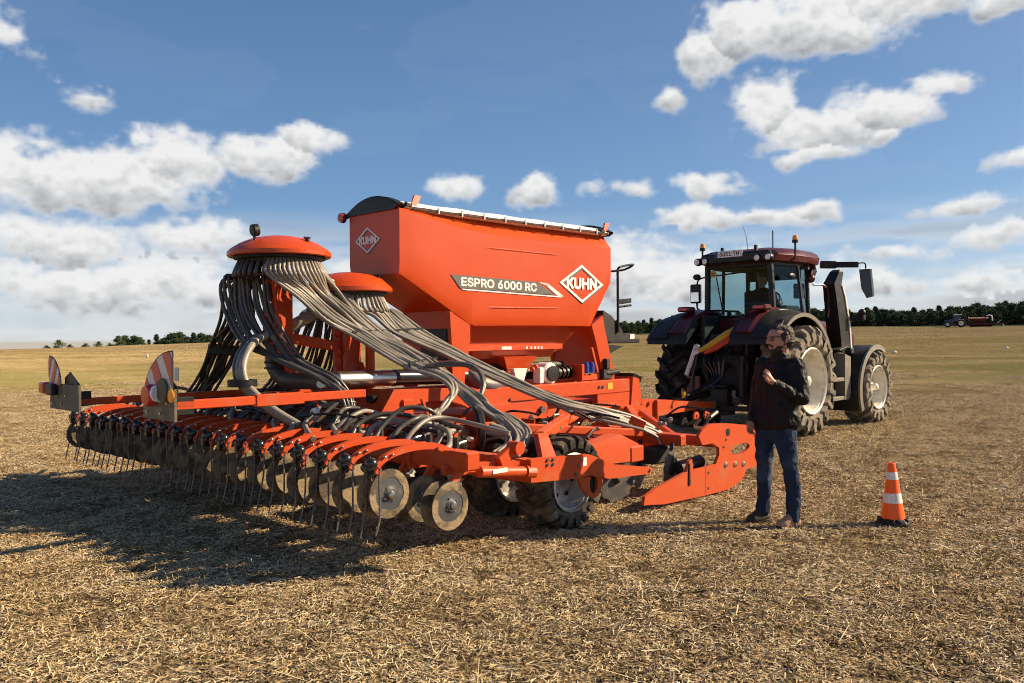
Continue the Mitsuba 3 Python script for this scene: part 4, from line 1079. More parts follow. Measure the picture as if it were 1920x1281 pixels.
# rear distributor, left hand: dark hoses that fall and cross to the middle
bundle((.79, 2.50, .50), 0, [((.42, -.25, 2.30), (.60, .25, 2.31)), ((.42, -.2, 2.0), (.62, .30, 1.99)), ((.44, .10, 1.68), (.74, .42, 1.68)), ((.58, .42, 1.50), (.83, .58, 1.465)), ((.82, .85, 1.32), (.94, .90, 1.31)), ((.95, 1.0, 1.15), (1.05, 1.0, 1.16)),
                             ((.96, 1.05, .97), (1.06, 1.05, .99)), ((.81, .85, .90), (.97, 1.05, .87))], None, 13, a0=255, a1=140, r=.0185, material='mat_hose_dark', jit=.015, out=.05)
# ... and outwards to the left wing
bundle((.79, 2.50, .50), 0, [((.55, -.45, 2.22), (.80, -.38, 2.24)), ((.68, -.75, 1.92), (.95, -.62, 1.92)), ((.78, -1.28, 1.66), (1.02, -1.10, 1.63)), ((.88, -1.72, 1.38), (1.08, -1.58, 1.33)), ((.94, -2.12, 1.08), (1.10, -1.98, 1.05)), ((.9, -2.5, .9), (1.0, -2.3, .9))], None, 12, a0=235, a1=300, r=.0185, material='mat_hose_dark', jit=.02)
put('hose_strap', beam((.78, -1.34, 1.60), (1.08, -1.16, 1.57), .10, .12, .01), 'mat_black', D)
# thick hoses that loop behind the mast
for k, dv in enumerate((-.06, .0, .07)):
    put('seed_hose', tube([(.80, .16 + dv, 1.80), (.50, .22 + dv, 1.70), (.33, .32 + dv, 1.58), (.24, .40 + dv, 1.42), (.27, .46 + dv, 1.26), (.40, .66 + dv, 1.06), (.52, .90 + dv, .92)], .036, 9, 6), 'mat_hose' if k else 'mat_hose_dark', D, 60)
put('hose_band', [lathe([(.10, 1.265), (.135, 1.265), (.135, 1.33), (.10, 1.33)], (.255, .43, 0), 20, 'z')], 'mat_black', D)
# front distributor, left hand: a dark curtain falling to the left
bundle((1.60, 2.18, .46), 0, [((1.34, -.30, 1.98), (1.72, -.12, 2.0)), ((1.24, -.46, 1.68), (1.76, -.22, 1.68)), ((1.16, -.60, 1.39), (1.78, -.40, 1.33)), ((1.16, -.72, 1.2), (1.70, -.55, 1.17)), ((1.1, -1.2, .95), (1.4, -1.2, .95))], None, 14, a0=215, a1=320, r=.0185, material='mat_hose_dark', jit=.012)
# short ends above the coulters, by ones and twos
E_ = [[(.70, .92, .98), (.60, .95, .93), (.42, 1.25, .91), (.30, 1.55, .86)], [(.80, 1.16, .95), (.66, 1.3, .92), (.52, 1.55, .90)], [(.86, 1.2, .90), (.76, 1.5, .91), (.66, 1.75, .87)],
      [(1.08, 2.0, .92), (.86, 1.75, .92), (.62, 1.35, .86), (.5, 1.1, .84)], [(1.2, 2.1, .93), (1.0, 2.45, .93), (.85, 2.65, .86), (.7, 2.7, .8)], [(1.55, 2.12, .84), (1.1, 2.30, .90), (.9, 2.42, .84), (.7, 2.45, .78)],
      [(1.5, 2.15, .86), (1.25, 2.25, .90), (1.0, 2.2, .88), (.8, 2.25, .8)], [(1.62, 2.3, .93), (1.74, 2.42, .86), (1.80, 2.5, .72)], [(1.60, 2.28, .86), (1.78, 2.44, .80), (1.9, 2.6, .68)], [(.5, .9, .95), (.42, 1.0, .9), (.36, 1.02, .86)],
      [(.62, .5, .98), (.5, .62, 1.0), (.42, .7, .92), (.44, .74, .85)], [(.7, -.4, 1.05), (.55, -.3, 1.02), (.45, -.2, .92), (.5, -.2, .84)], [(.8, -1.0, 1.0), (.6, -.9, 1.0), (.5, -.8, .9)], [(.9, -1.6, .95), (.7, -1.5, .97), (.5, -1.4, .9)]]
for i, P in enumerate(E_):
    put('seed_hose', tube(P, .024, 8, 6), 'mat_hose' if i not in (3, 12, 13) else 'mat_hose_dark', D, 60)
put('hose_manifold', [cyl((.70, v, .86), (.70, v, .94), .026, 10) for v in np.arange(-3.1, 2.9, .315)] + [tube([(.95, -3.2, .93), (.95, 0, .95), (.95, 2.4, .93)], .018, 6)], 'mat_dull', D, label='black couplings along the coulter bar')
put('cable', [tube([(.9, 1.9, .93), (.75, 1.2, 1.02), (.7, .4, .95), (.75, -.6, 1.0), (.8, -2.2, .95)], .012, 6), tube([(1.1, 2.4, .85), (1.0, 1.4, .95), (1.0, .2, .9), (1.0, -1.8, .9)], .014, 6)], 'mat_black', D)

# ------------------------------------------------------------------ the tractor
K = thing('tractor', 'large dark red tractor with dusty wheels seen from behind right', 'tractor')
VT = .22
mat('mat_tank', dusty((.16, .15, .13), (.26, .21, .15), .45, .8, 6., None, .7), .6)
fr_l = lambda m: mirror_v(m, VT)


def lathe_arc(profile, c, a0, a1, n=24):
    """profile of (r, v) swept about the wheel axis from angle a0 to a1 (degrees, 0 = forward)"""
    secs = []
    for a in np.radians(np.linspace(a0, a1, n)):
        secs.append([(c[0] + r * math.cos(a), -(c[1] + v), c[2] + r * math.sin(a)) for r, v in profile])
    return loft(secs)


def wheel(u, v, R, w, rim, lugs, name, side, dusty, lab):
    k = holder(name, K)
    labels[k] = {'label': lab}
    put('tyre', tyre((u, v, R), R, w, rim, lugs, R * .075, -1, .30, R * .07, 60), 'mat_rubber_dusty' if dusty else 'mat_rubber', k, 25)
    s = side
    prof = [(0, .20 * s * w), (rim * .22, .20 * s * w), (rim * .24, .12 * s * w), (rim * .55, .05 * s * w), (rim * .80, .02 * s * w), (rim * .86, .12 * s * w), (rim * .93, .40 * s * w), (rim * 1.0, .43 * s * w), (rim * 1.02, .46 * s * w), (rim * .99, .48 * s * w), (rim * .95, .46 * s * w), (rim * .95, -.4 * w * s), (rim * .85, -.4 * w * s), (rim * .8, -.05 * s * w), (0, -.05 * s * w)]
    m = lathe(prof, (u, v, R), 56)
    if m.volume < 0:
        m = flip(m)
    put('rim', m, 'mat_rim_cream', k, 35)
    put('hub', lathe([(0, 0), (rim * .16, 0), (rim * .15, .10), (rim * .08, .12), (0, .12)], (u, v + (.2 * w if s > 0 else -.2 * w - .12), R), 24), 'mat_rim_cream', k, 35)
    for a in np.arange(8) * math.pi / 4:
        vv = v + s * .10 * w
        put('wheel_nut', cyl((u + rim * .4 * math.cos(a), vv - .02, R + rim * .4 * math.sin(a)), (u + rim * .4 * math.cos(a), vv + .02, R + rim * .4 * math.sin(a)), .022, 6), 'mat_rim_grey', k)


UR, UF = 9.87, 12.70
wheel(UR, 1.19, .925, .62, .55, 20, 'rear_wheel', 1, True, 'big right rear wheel with a cream rim behind the man')
wheel(UR, -.75, .925, .62, .55, 20, 'rear_wheel', -1, False, 'left rear wheel in shade')
wheel(UF, 1.24, .69, .50, .41, 18, 'front_wheel', 1, True, 'right front wheel with a cream rim')
wheel(UF, -.80, .69, .50, .41, 18, 'front_wheel', -1, False, 'left front wheel behind the machine')

# rear fenders
FC = (9.60, 0, .93)
for s in (1, -1):
    f = (lambda m: m) if s > 0 else fr_l
    lab = 'right' if s > 0 else 'left'
    fe = put('fender', f(lathe_arc([(1.16, .66), (1.22, .70), (1.235, .95), (1.19, 1.02), (1.16, 1.02)], FC, 22, 138)), 'mat_tractor_red', K, 35, label=f'dark red inner {lab} rear fender')
    put('fender_edge', f(lathe_arc([(1.15, 1.02), (1.20, 1.02), (1.185, 1.25), (1.12, 1.46), (1.08, 1.47), (1.10, 1.40), (1.15, 1.2)], FC, 18, 142)), 'mat_plastic_grey', fe, 35)
    put('fender_lip', f(lathe_arc([(1.06, 1.45), (1.115, 1.462), (1.125, 1.48), (1.06, 1.475)], FC, 18, 142)), 'mat_tank', fe, 35)
    put('stripe', f(lathe_arc([(1.192, 1.12), (1.198, 1.12), (1.193, 1.17), (1.187, 1.17)], FC, 40, 100)), 'mat_rim_cream', fe, 35)
    put('fender_back', f(hull([(8.70, -.62, 1.72), (8.70, -1.42, 1.66), (8.66, -.62, 1.55), (8.66, -1.42, 1.55), (9.0, -.62, 1.98), (9.0, -1.40, 1.94), (9.05, -.62, 1.9), (9.05, -1.40, 1.86)])), 'mat_plastic_grey', fe)
    put('tail_light', f(trimesh.util.concatenate([box(9.05, 9.3, .82, 1.06, 2.11, 2.20, .03)])), 'mat_tractor_red', fe)
    put('light_glass', f(box(9.038, 9.053, .85, 1.03, 2.13, 2.18, .005)), 'mat_lens_red', fe)
    put('wheel_well', f(box(9.2, 10.6, .60, .66, 1.0, 2.05, .02)), 'mat_dull', fe)

# cab: lower body, pillars, glass, roof
put('cab_base', [hull([(9.72, -VT - s * .70, 2.0) for s in (-1, 1)] + [(9.72, -VT - s * .30, 1.93) for s in (-1, 1)] + [(9.75, -VT - s * .55, 1.35) for s in (-1, 1)] + [(11.15, -VT - s * .62, 2.02) for s in (-1, 1)] + [(11.2, -VT - s * .55, 1.30) for s in (-1, 1)])], 'mat_tractor_red', K)


def vt(v):
    return VT + v


RT = {'rl': (9.74, -.64, 2.22), 'rlt': (9.70, -.60, 2.92), 'bl': (10.55, -.80, 2.02), 'blt': (10.45, -.72, 2.92), 'fl': (11.15, -.60, 2.02), 'flt': (11.10, -.58, 2.92)}
C = {k: np.array(v) for k, v in RT.items()}
C.update({k.replace('l', 'r', 1) if k[0] != 'r' else 'rr' + k[2:]: v * np.array([1, -1, 1]) for k, v in RT.items() if k not in ()})
# names: rl/rr rear, bl/br middle, fl/fr front ('t' at the roof)
C = {}
for k, v in RT.items():
    C[k] = np.array([v[0], VT + v[1], v[2]])
    C[k.replace('l', 'r')] = np.array([v[0], VT - v[1], v[2]])
cab = holder('cab', K)
for a, w_ in (('rl', .085), ('rr', .085), ('bl', .05), ('br', .05), ('fl', .07), ('fr', .07)):
    low = C[a] - np.array([0, 0, .3])
    put('pillar', beam(low, C[a + 't'] + np.array([0, 0, .03]), w_, w_ * 1.25, .02), 'mat_black', cab, 30)
for a, b in (('rlt', 'rrt'), ('rlt', 'blt'), ('blt', 'flt'), ('rrt', 'brt'), ('brt', 'frt'), ('flt', 'frt')):
    put('cab_rail', beam(C[a], C[b], .07, .08, .01), 'mat_black', cab)


def pane(pts, name='window', off=0):
    P = np.array([(p[0], -p[1], p[2]) for p in pts], float)
    c = P.mean(0)
    n = len(P)
    m = mesh(np.vstack([P, c]), [[i, (i + 1) % n, n] for i in range(n)])
    return put(name, m, 'mat_glass', cab, False)


bot = [(9.745, VT + v, z) for v, z in ((-.62, 2.25), (-.52, 2.10), (-.3, 1.985), (0, 1.95), (.3, 1.985), (.52, 2.10), (.62, 2.25))]
pane(bot + [(9.70, VT + .58, 2.90), (9.70, VT - .58, 2.90)], 'rear_window')
put('window_seal', tube([np.array(p) + [-.012, 0, 0] for p in [(9.70, VT - .60, 2.90)] + bot + [(9.70, VT + .60, 2.90)]], .022, 6, 3), 'mat_black', cab)
for s in ('l', 'r'):
    pane([C['r' + s], C['b' + s], C['b' + s + 't'], C['r' + s + 't']], 'side_window')
    pane([C['b' + s], C['f' + s], C['f' + s + 't'], C['b' + s + 't']], 'door_window')
pane([C['fl'], C['fr'], C['frt'], C['flt']], 'windscreen')
put('round_sticker', lathe([(0, -.004), (.062, -.003), (.062, .003), (0, .003)], (9.700, VT - .49, 2.79), 24, 'u'), 'mat_yellow', cab)
put('sticker_face', [flat(Point(x, z).buffer(.009), 'rear', (9.694, VT - .49, 2.79), .002) for x, z in ((-.02, .012), (.02, .012))] + [flat(LineString([(-.018, -.014), (0, -.026), (.018, -.014)]).buffer(.006), 'rear', (9.694, VT - .49, 2.79), .002)], 'mat_black', cab)
put('wiper', tube([(9.69, VT - .30, 2.10), (9.685, VT - .42, 2.72)], .012, 6, curve=False), 'mat_black', cab)
# inside
put('seat', [box(10.30, 10.44, VT - .24, VT + .24, 1.95, 2.50, .05), box(10.30, 10.85, VT - .26, VT + .26, 1.85, 2.0, .05)], 'mat_interior', cab)
put('arm_console', [box(10.35, 11.0, VT + .34, VT + .52, 2.0, 2.22, .04), box(10.9, 11.0, VT + .42, VT + .62, 2.35, 2.62, .02)], 'mat_interior', cab)
put('dashboard', [box(11.0, 11.12, VT - .45, VT + .45, 1.9, 2.15, .03), tube([(11.0, VT, 2.0), (10.85, VT, 2.3)], .035, 8, curve=False)], 'mat_interior', cab)
st = trimesh.creation.torus(.19, .018, 28, 8)
st.apply_transform(trimesh.transformations.rotation_matrix(math.radians(-55), [0, 1, 0]))
st.apply_translation([10.84, -VT, 2.33])
put('steering_wheel', st, 'mat_interior', cab)
put('inner_mirror', box(10.98, 11.0, VT - .36, VT - .18, 2.28, 2.72, .01), 'mat_interior', cab)
put('sun_blind', box(11.0, 11.02, VT - .5, VT + .52, 2.70, 2.92, .004), 'mat_interior', cab)
put('cab_lining', [box(9.80, 11.1, VT - .56, VT + .56, 2.88, 2.93, .01)], 'mat_interior', cab)
rring = lambda z, e, ub, uf: [(ub - e * .6, -(VT - .50 - e), z), (ub - e, -(VT - .25), z), (ub - e, -(VT + .25), z), (ub - e * .6, -(VT + .50 + e), z), (10.3, -(VT + .66 + e), z), (11.15, -(VT + .62 + e), z), (uf + e, -(VT + .45), z), (uf + e, -(VT - .45), z), (11.15, -(VT - .62 - e), z), (10.3, -(VT - .66 - e), z)]
roof = put('roof', loft([rring(2.93, .10, 9.72, 11.35), rring(2.96, .17, 9.70, 11.40), rring(3.06, .19, 9.68, 11.42), rring(3.13, .15, 9.70, 11.38), rring(3.19, .05, 9.80, 11.25), rring(3.215, -.12, 9.95, 11.0)]), 'mat_tractor_red', cab, 35, label='dark red cab roof with lights and a number plate')
put('roof_visor', [box(9.46, 9.56, VT - .60, VT + .72, 2.94, 3.12, .03)], 'mat_black', roof)
npx = put('number_plate', flat(Polygon([(0, 0), (.52, 0), (.52, .115), (0, .115)]), 'rear', (9.455, VT - .30, 3.045), .006), 'mat_white', roof, False, label='white number plate on the cab roof')
put('plate_lettering', letters('3051 TH', .072, .38, 'rear', (9.4485, VT - .22, 3.067)), 'mat_black', npx, False)
put('plate_band', flat(Polygon([(0, 0), (.05, 0), (.05, .115), (0, .115)]), 'rear', (9.4488, VT - .30, 3.045), .001), 'mat_blue', npx, False)
for v in (-.50, -.66, .50, .70):
    wl = put('work_light', lathe([(0, -.05), (.058, -.04), (.07, 0), (.06, .06), (0, .08)], (9.47, VT + v, 3.0), 22, 'u'), 'mat_black', roof)
    put('light_glass', lathe([(0, -.012), (.045, -.008), (.05, 0), (0, .004)], (9.425, VT + v, 3.0), 20, 'u'), 'mat_lamp_glass', wl)
for (u, v, z) in ((9.85, -.80, 3.08), (9.95, .93, 3.0)):
    bc = put('beacon', [tube([(u, VT + v * .9, z - .05), (u, VT + v, z), (u, VT + v, z + (.20 if v < 0 else .28))], .018, 8, curve=False), cyl((u, VT + v, z + (.16 if v < 0 else .25)), (u, VT + v, z + (.21 if v < 0 else .30)), .05, 16)], 'mat_black', roof)
    zz = z + (.21 if v < 0 else .30)
    put('beacon_lens', lathe([(0, zz + .085), (.035, zz + .075), (.045, zz + .04), (.048, zz), (0, zz)][::-1], (u, VT + v, 0), 18, 'z'), 'mat_lens_amber', bc)
put('antenna', [tube([(9.95, VT + .05, 3.2), (9.95, VT + .02, 3.45), (9.95, VT - .04, 3.62)], .006, 5), ], 'mat_black', roof)
put('antenna', [cyl((10.0, VT + .50, 3.18), (10.0, VT + .50, 3.50), .012, 8)], 'mat_decal_grey', roof)
for v_ in (-.30, .34):
    put('roof_stub', box(9.62, 9.68, VT + v_, VT + v_ + .05, 3.1, 3.24, .01), 'mat_black', roof)

# bonnet, exhaust, mirrors
bon = put('bonnet', loft([[(u, -(VT - w), z0), (u, -(VT - w), z1 - .10), (u, -(VT - w * .7), z1), (u, -(VT + w * .7), z1), (u, -(VT + w), z1 - .10), (u, -(VT + w), z0)] for u, w, z0, z1 in ((11.2, .44, 1.15, 2.02), (12.0, .43, 1.10, 1.99), (13.0, .41, 1.05, 1.90), (13.7, .38, 1.0, 1.78), (13.9, .30, 1.02, 1.62))]), 'mat_tractor_red', K, 30)
put('grille', [box(11.5, 12.6, VT + .43, VT + .455, 1.4, 1.75, .008)], 'mat_black', bon)
put('exhaust_stack', [loft([[(u - a, -(v - b), z), (u + a, -(v - b), z), (u + a, -(v + b), z), (u - a, -(v + b), z)] for u, v, z, a, b in ((12.15, .98, 1.30, .22, .13), (12.0, .99, 1.8, .20, .13), (11.82, 1.0, 2.40, .17, .12), (11.75, 1.0, 2.62, .16, .11), (11.90, 1.02, 2.86, .09, .09), (11.95, 1.02, 2.90, .06, .07))])], 'mat_black', K, 20, label='thick black exhaust stack beside the bonnet')
put('exhaust_guard', [loft([[(u - .03, -(v - .02), z), (u + .03, -(v - .02), z), (u + .03, -(v + .02), z), (u - .03, -(v + .02), z)] for u, v, z in ((12.33, 1.10, 1.35), (12.20, 1.12, 1.9), (12.02, 1.12, 2.4), (11.92, 1.11, 2.6))])], 'mat_rim_grey', K)
put('stack_lamp', [box(12.3, 12.42, 1.05, 1.35, 1.95, 2.06, .02), ball((12.36, 1.30, 2.1), .07, 2)], 'mat_black', K)
put('mirror_arm', [beam((11.25, 1.0, 2.96), (11.40, 1.22, 2.95), .12, .13), beam((11.36, 1.2, 2.95), (11.42, 1.62, 2.93), .07, .10), tube([(11.40, 1.58, 2.95), (11.44, 1.72, 2.95), (11.44, 1.74, 2.85)], .012, 6)], 'mat_black', K, label='long arm of the right mirror')
mr = put('mirror', hull([(11.34, -1.66, 2.84), (11.38, -1.84, 2.84), (11.42, -1.66, 2.84), (11.46, -1.84, 2.84), (11.34, -1.70, 2.5), (11.38, -1.88, 2.36), (11.42, -1.72, 2.5), (11.46, -1.88, 2.36), (11.36, -1.78, 2.33), (11.42, -1.78, 2.33)]), 'mat_black_gloss', K, label='tall black right mirror')
put('mirror_glass', hull([(11.715, -1.675, 2.80), (11.745, -1.82, 2.80), (11.713, -1.71, 2.52), (11.75, -1.86, 2.42), (11.716, -1.675, 2.80), (11.72, -1.70, 2.66), (11.749, -1.84, 2.6)]), 'mat_mirror', mr) if False else None
ml = put('mirror', [box(10.98, 11.06, -1.58, -1.34, 2.34, 2.72, .03)], 'mat_black', K, label='square black left mirror')
put('mirror_glass', box(10.972, 10.981, -1.55, -1.37, 2.37, 2.56, .003), 'mat_mirror', ml)
put('mirror_arm', [tube([(11.0, -.50, 2.15), (11.0, -1.0, 2.18), (11.02, -1.38, 2.20), (11.02, -1.44, 2.36)], .022, 6), tube([(11.02, -1.44, 2.7), (11.0, -1.35, 2.82), (11.0, -1.0, 2.86), (11.05, -.5, 2.9)], .016, 6), ball((11.0, -1.42, 2.86), .075, 2, (.6, 1.2, .8))], 'mat_black', K)
put('a_pillar_brace', [beam((11.2, .9, 2.9), (11.0, .92, 2.72), .10, .16, .02), ball((10.95, .95, 2.70), .08, 2), tube([(11.12, .92, 2.60), (11.5, 1.0, 2.56), (11.58, 1.0, 2.2), (11.55, 1.0, 2.0)], .018, 6)], 'mat_tractor_red', K)
put('side_mirror_badge', ball((10.0, 1.06, 2.70), .075, 2, (1.6, .5, .7)), 'mat_black', K)

# steps, tank, front fenders
for s in (1, -1):
    f = (lambda m: m) if s > 0 else fr_l
    lab = 'right' if s > 0 else 'left'
    tk = put('step_tank', f(hull([(11.62, -1.10, .50), (11.62, -1.28, .50), (11.80, -1.10, .50), (11.80, -1.28, .50), (11.58, -1.10, 1.36), (11.58, -1.30, 1.34), (11.84, -1.10, 1.36), (11.84, -1.30, 1.28), (11.80, -1.31, 1.2), (11.80, -1.31, .6)])), 'mat_tank', K, 20, label=f'grey {lab} side tank')
    for z in (.50, .84):
        put('step', f(box(11.12, 11.60, 1.06, 1.28, z, z + .07, .01)), 'mat_tank', tk)
    put('step_side', f(box(11.0, 11.05, 1.0, 1.32, .45, 1.25, .01)), 'mat_dull', tk)
    ff = put('front_fender', f(lathe_arc([(.78, .74), (.82, .76), (.83, 1.1), (.825, 1.38), (.80, 1.43), (.78, 1.43), (.79, 1.1)], (UF, 0, .66), 62, 208, 28)), 'mat_plastic_grey', K, 35, label=f'dark grey {lab} front mudguard')
    put('fender_lip', f(lathe_arc([(.76, 1.425), (.83, 1.415), (.835, 1.455), (.745, 1.465)], (UF, 0, .66), 62, 208, 28)), 'mat_tank', ff, 35)
put('side_sill', [box(11.0, 12.0, 1.0, 1.06, .55, 1.3, .01), box(12.1, 12.24, .95, 1.2, 1.32, 1.44, .02), beam((11.6, 1.1, 1.40), (11.95, 1.1, 1.46), .2, .03)], 'mat_dull', K)
put('front_axle', [cyl((UF, -.7, .69), (UF, 1.1, .69), .10, 16), box(11.4, 13.4, VT - .25, VT + .25, .75, 1.15, .03)], 'mat_dull', K)

# rear end: axle, lift, couplers
put('rear_axle', [cyl((UR, -.8, .925), (UR, 1.2, .925), .16, 20), box(9.35, 10.5, VT - .32, VT + .32, .62, 1.4, .05), box(9.8, 11.4, VT - .28, VT + .28, .7, 1.2, .04)], 'mat_dull', K)
for s in (-1, 1):
    lf = put('lower_link', [beam((9.5, VT + s * .38, .70), (8.78, VT + s * .48, .62), .05, .11), ball((8.75, VT + s * .48, .62), .07, 2), beam((9.45, VT + s * .40, 1.35), (8.98, VT + s * .46, 1.30), .07, .10), cyl((8.98, VT + s * .46, 1.30), (8.95, VT + s * .46, .66), .03, 12), cyl((9.2, VT + s * .30, .80), (9.1, VT + s * .32, 1.32), .045, 14)], 'mat_dull', K)
    put('lift_hook', [tube([(8.80, VT + s * .48, .66), (8.68, VT + s * .48, .70), (8.68, VT + s * .48, .80)], .03, 8)], 'mat_steel_dark', lf)
put('upper_link', [beam((9.35, VT, 1.20), (9.0, VT + .05, 1.0), .06, .06)], 'mat_tractor_red', K)
put('coupler_block', [box(9.25, 9.40, VT - .30, VT + .30, 1.42, 1.72, .02)] + [cyl((9.26, VT - .24 + .16 * i, 1.48 + .14 * j), (9.18, VT - .24 + .16 * i, 1.48 + .14 * j), .035, 12) for i in range(4) for j in range(2)], 'mat_dull', K)
put('hitch_frame', [box(9.0, 9.3, VT - .16, VT + .16, .35, .80, .02), box(8.8, 9.3, VT - .10, VT + .10, .42, .48, .01), box(8.95, 9.05, VT - .55, VT + .55, .44, .52, .01)], 'mat_dull', K)
put('mud_plate', [box(9.1, 9.16, VT - .98, VT - .42, .55, 1.0, .01)], 'mat_tractor_red', K)
put('pto_guard', [box(8.95, 9.3, VT - .14, VT + .14, .82, .86, .01), cyl((9.3, VT, .72), (9.0, VT, .72), .05, 14)], 'mat_dull', K)
hs = put('hose_sleeve', tube([(9.1, .66, 1.86), (8.9, .46, 1.72), (8.78, .22, 1.54), (8.76, .02, 1.44)], [.05, .058, .055, .035], 12), 'mat_yellow', K, label='yellow and red hose sleeve hanging at the back of the tractor')
put('red_half', tube([(9.13, .72, 1.84), (8.93, .53, 1.66), (8.80, .28, 1.48), (8.78, .10, 1.40)], [.04, .052, .046, .025], 12), 'mat_stripe_red', hs)
put('hose_stay', [beam((8.75, -.05, 1.50), (8.72, -.22, 1.02), .05, .07, .01), beam((8.76, .02, 1.44), (8.74, -.12, 1.36), .05, .06, .01), ball((8.76, -.04, 1.50), .06, 1)], 'mat_rim_grey', hs)
put('pull_cord', tube([(8.75, -.02, 1.40), (8.6, .0, 1.1), (8.2, .16, .84)], .007, 5), 'mat_decal_grey', hs)
put('cord_handle', cyl((7.98, .20, .70), (7.98, .20, .80), .028, 10), 'mat_yellow', hs)
put('rear_hose', [tube([(9.2, VT + (.1 * k - .2), 1.52), (8.95, VT + (.1 * k - .25), 1.30), (8.9, VT + .04 * k - .05, 1.0), (8.5, VT + .02 * k - .1, .80), (8.0, VT + .02 * k - .05, .74)], .016, 6) for k in range(5)], 'mat_black_gloss', K)
put('cab_handle', [tube([(9.6, -.15, 2.02), (9.45, -.22, 1.95), (9.40, -.30, 1.80)], .012, 6), tube([(9.58, .72, 1.98), (9.4, .80, 1.9)], .014, 6)], 'mat_steel', K)

# ------------------------------------------------------------------ people


def sph(c, r, n=20):
    return m3.Manifold.sphere(r, n).translate(list(map(float, c)))


def bone(a, ra, b, rb):
    return m3.Manifold.batch_hull([sph(a, ra), sph(b, rb)])


def hull_of(L):
    return m3.Manifold.batch_hull([sph(c, r) for c, r in L])


def skin_mesh(parts, edge=.018, it=8, lam=.5):
    m = m3.Manifold.batch_boolean(parts, m3.OpType.Add).refine_to_length(edge)
    q = m.to_mesh()
    t = trimesh.Trimesh(q.vert_properties[:, :3], q.tri_verts, process=True)
    old = np.array(t.vertices)
    trimesh.smoothing.filter_taubin(t, lamb=lam, nu=lam + .03, iterations=it)
    new = np.array(t.vertices)
    bad = ~(np.linalg.norm(new - old, axis=1) < .02)
    new[bad] = old[bad]
    t.vertices = new
    return t


def limb(chain):
    return [bone(a, ra, b, rb) for (a, ra), (b, rb) in zip(chain[:-1], chain[1:])]


def hand_parts(wrist, d, n, side, curl, size=1.):
    """palm and five fingers: d along the hand, n out of the back of it, side towards the thumb"""
    d, n, side = [np.asarray(x, float) / np.linalg.norm(x) for x in (d, n, side)]
    w = np.asarray(wrist, float)
    k = size
    palm = hull_of([(w, .024 * k), (w + d * .075 * k + side * .026 * k, .013 * k), (w + d * .078 * k - side * .028 * k, .012 * k), (w + d * .03 * k + side * .026 * k, .014 * k), (w + d * .03 * k - side * .024 * k, .014 * k)])
    parts = [palm]
    for i, (off, ln) in enumerate(((.027, .070), (.009, .079), (-.010, .074), (-.028, .058))):
        p = w + d * .078 * k + side * off * k
        dirn = d.copy()
        r = .0092 * k
        c = curl * (1 + .08 * (i - 1))
        for j, f in enumerate((.45, .32, .23)):
            ax = c * (.75, 1.0, .7)[j]
            dirn = dirn * math.cos(ax) - n * math.sin(ax) * np.linalg.norm(dirn)
            dirn /= np.linalg.norm(dirn)
            n2 = n
            q = p + dirn * ln * f * k
            parts.append(bone(p, r, q, r * .92))
            p, r = q, r * .92
            n = n * math.cos(ax) + np.cross(np.cross(d, n), n) * 0 + d * 0
            n = np.cross(np.cross(dirn, n2), dirn)
            n /= np.linalg.norm(n)
        n = np.cross(np.cross(d, n2), d)
        n /= np.linalg.norm(n)
    a = w + d * .02 * k + side * .026 * k
    b = a + (side * .7 + d * .7 - n * .3) * .036 * k
    c_ = b + (d * .95 - n * .5) * .030 * k
    parts += [bone(a, .012 * k, b, .0105 * k), bone(b, .0105 * k, c_, .0085 * k)]
    return parts


def N(v):
    v = np.asarray(v, float)
    return v / np.linalg.norm(v)


def folds(t, amp, freq, seed, dirz=1.):
    """cloth folds: the vertices move along their normals"""
    p = np.array(t.vertices)
    nse = meshkit.fbm(p * np.array([freq, freq, freq * dirz]), 4, seed) - .5
    t.vertices = p + t.vertex_normals * (nse * amp)[:, None]
    return t


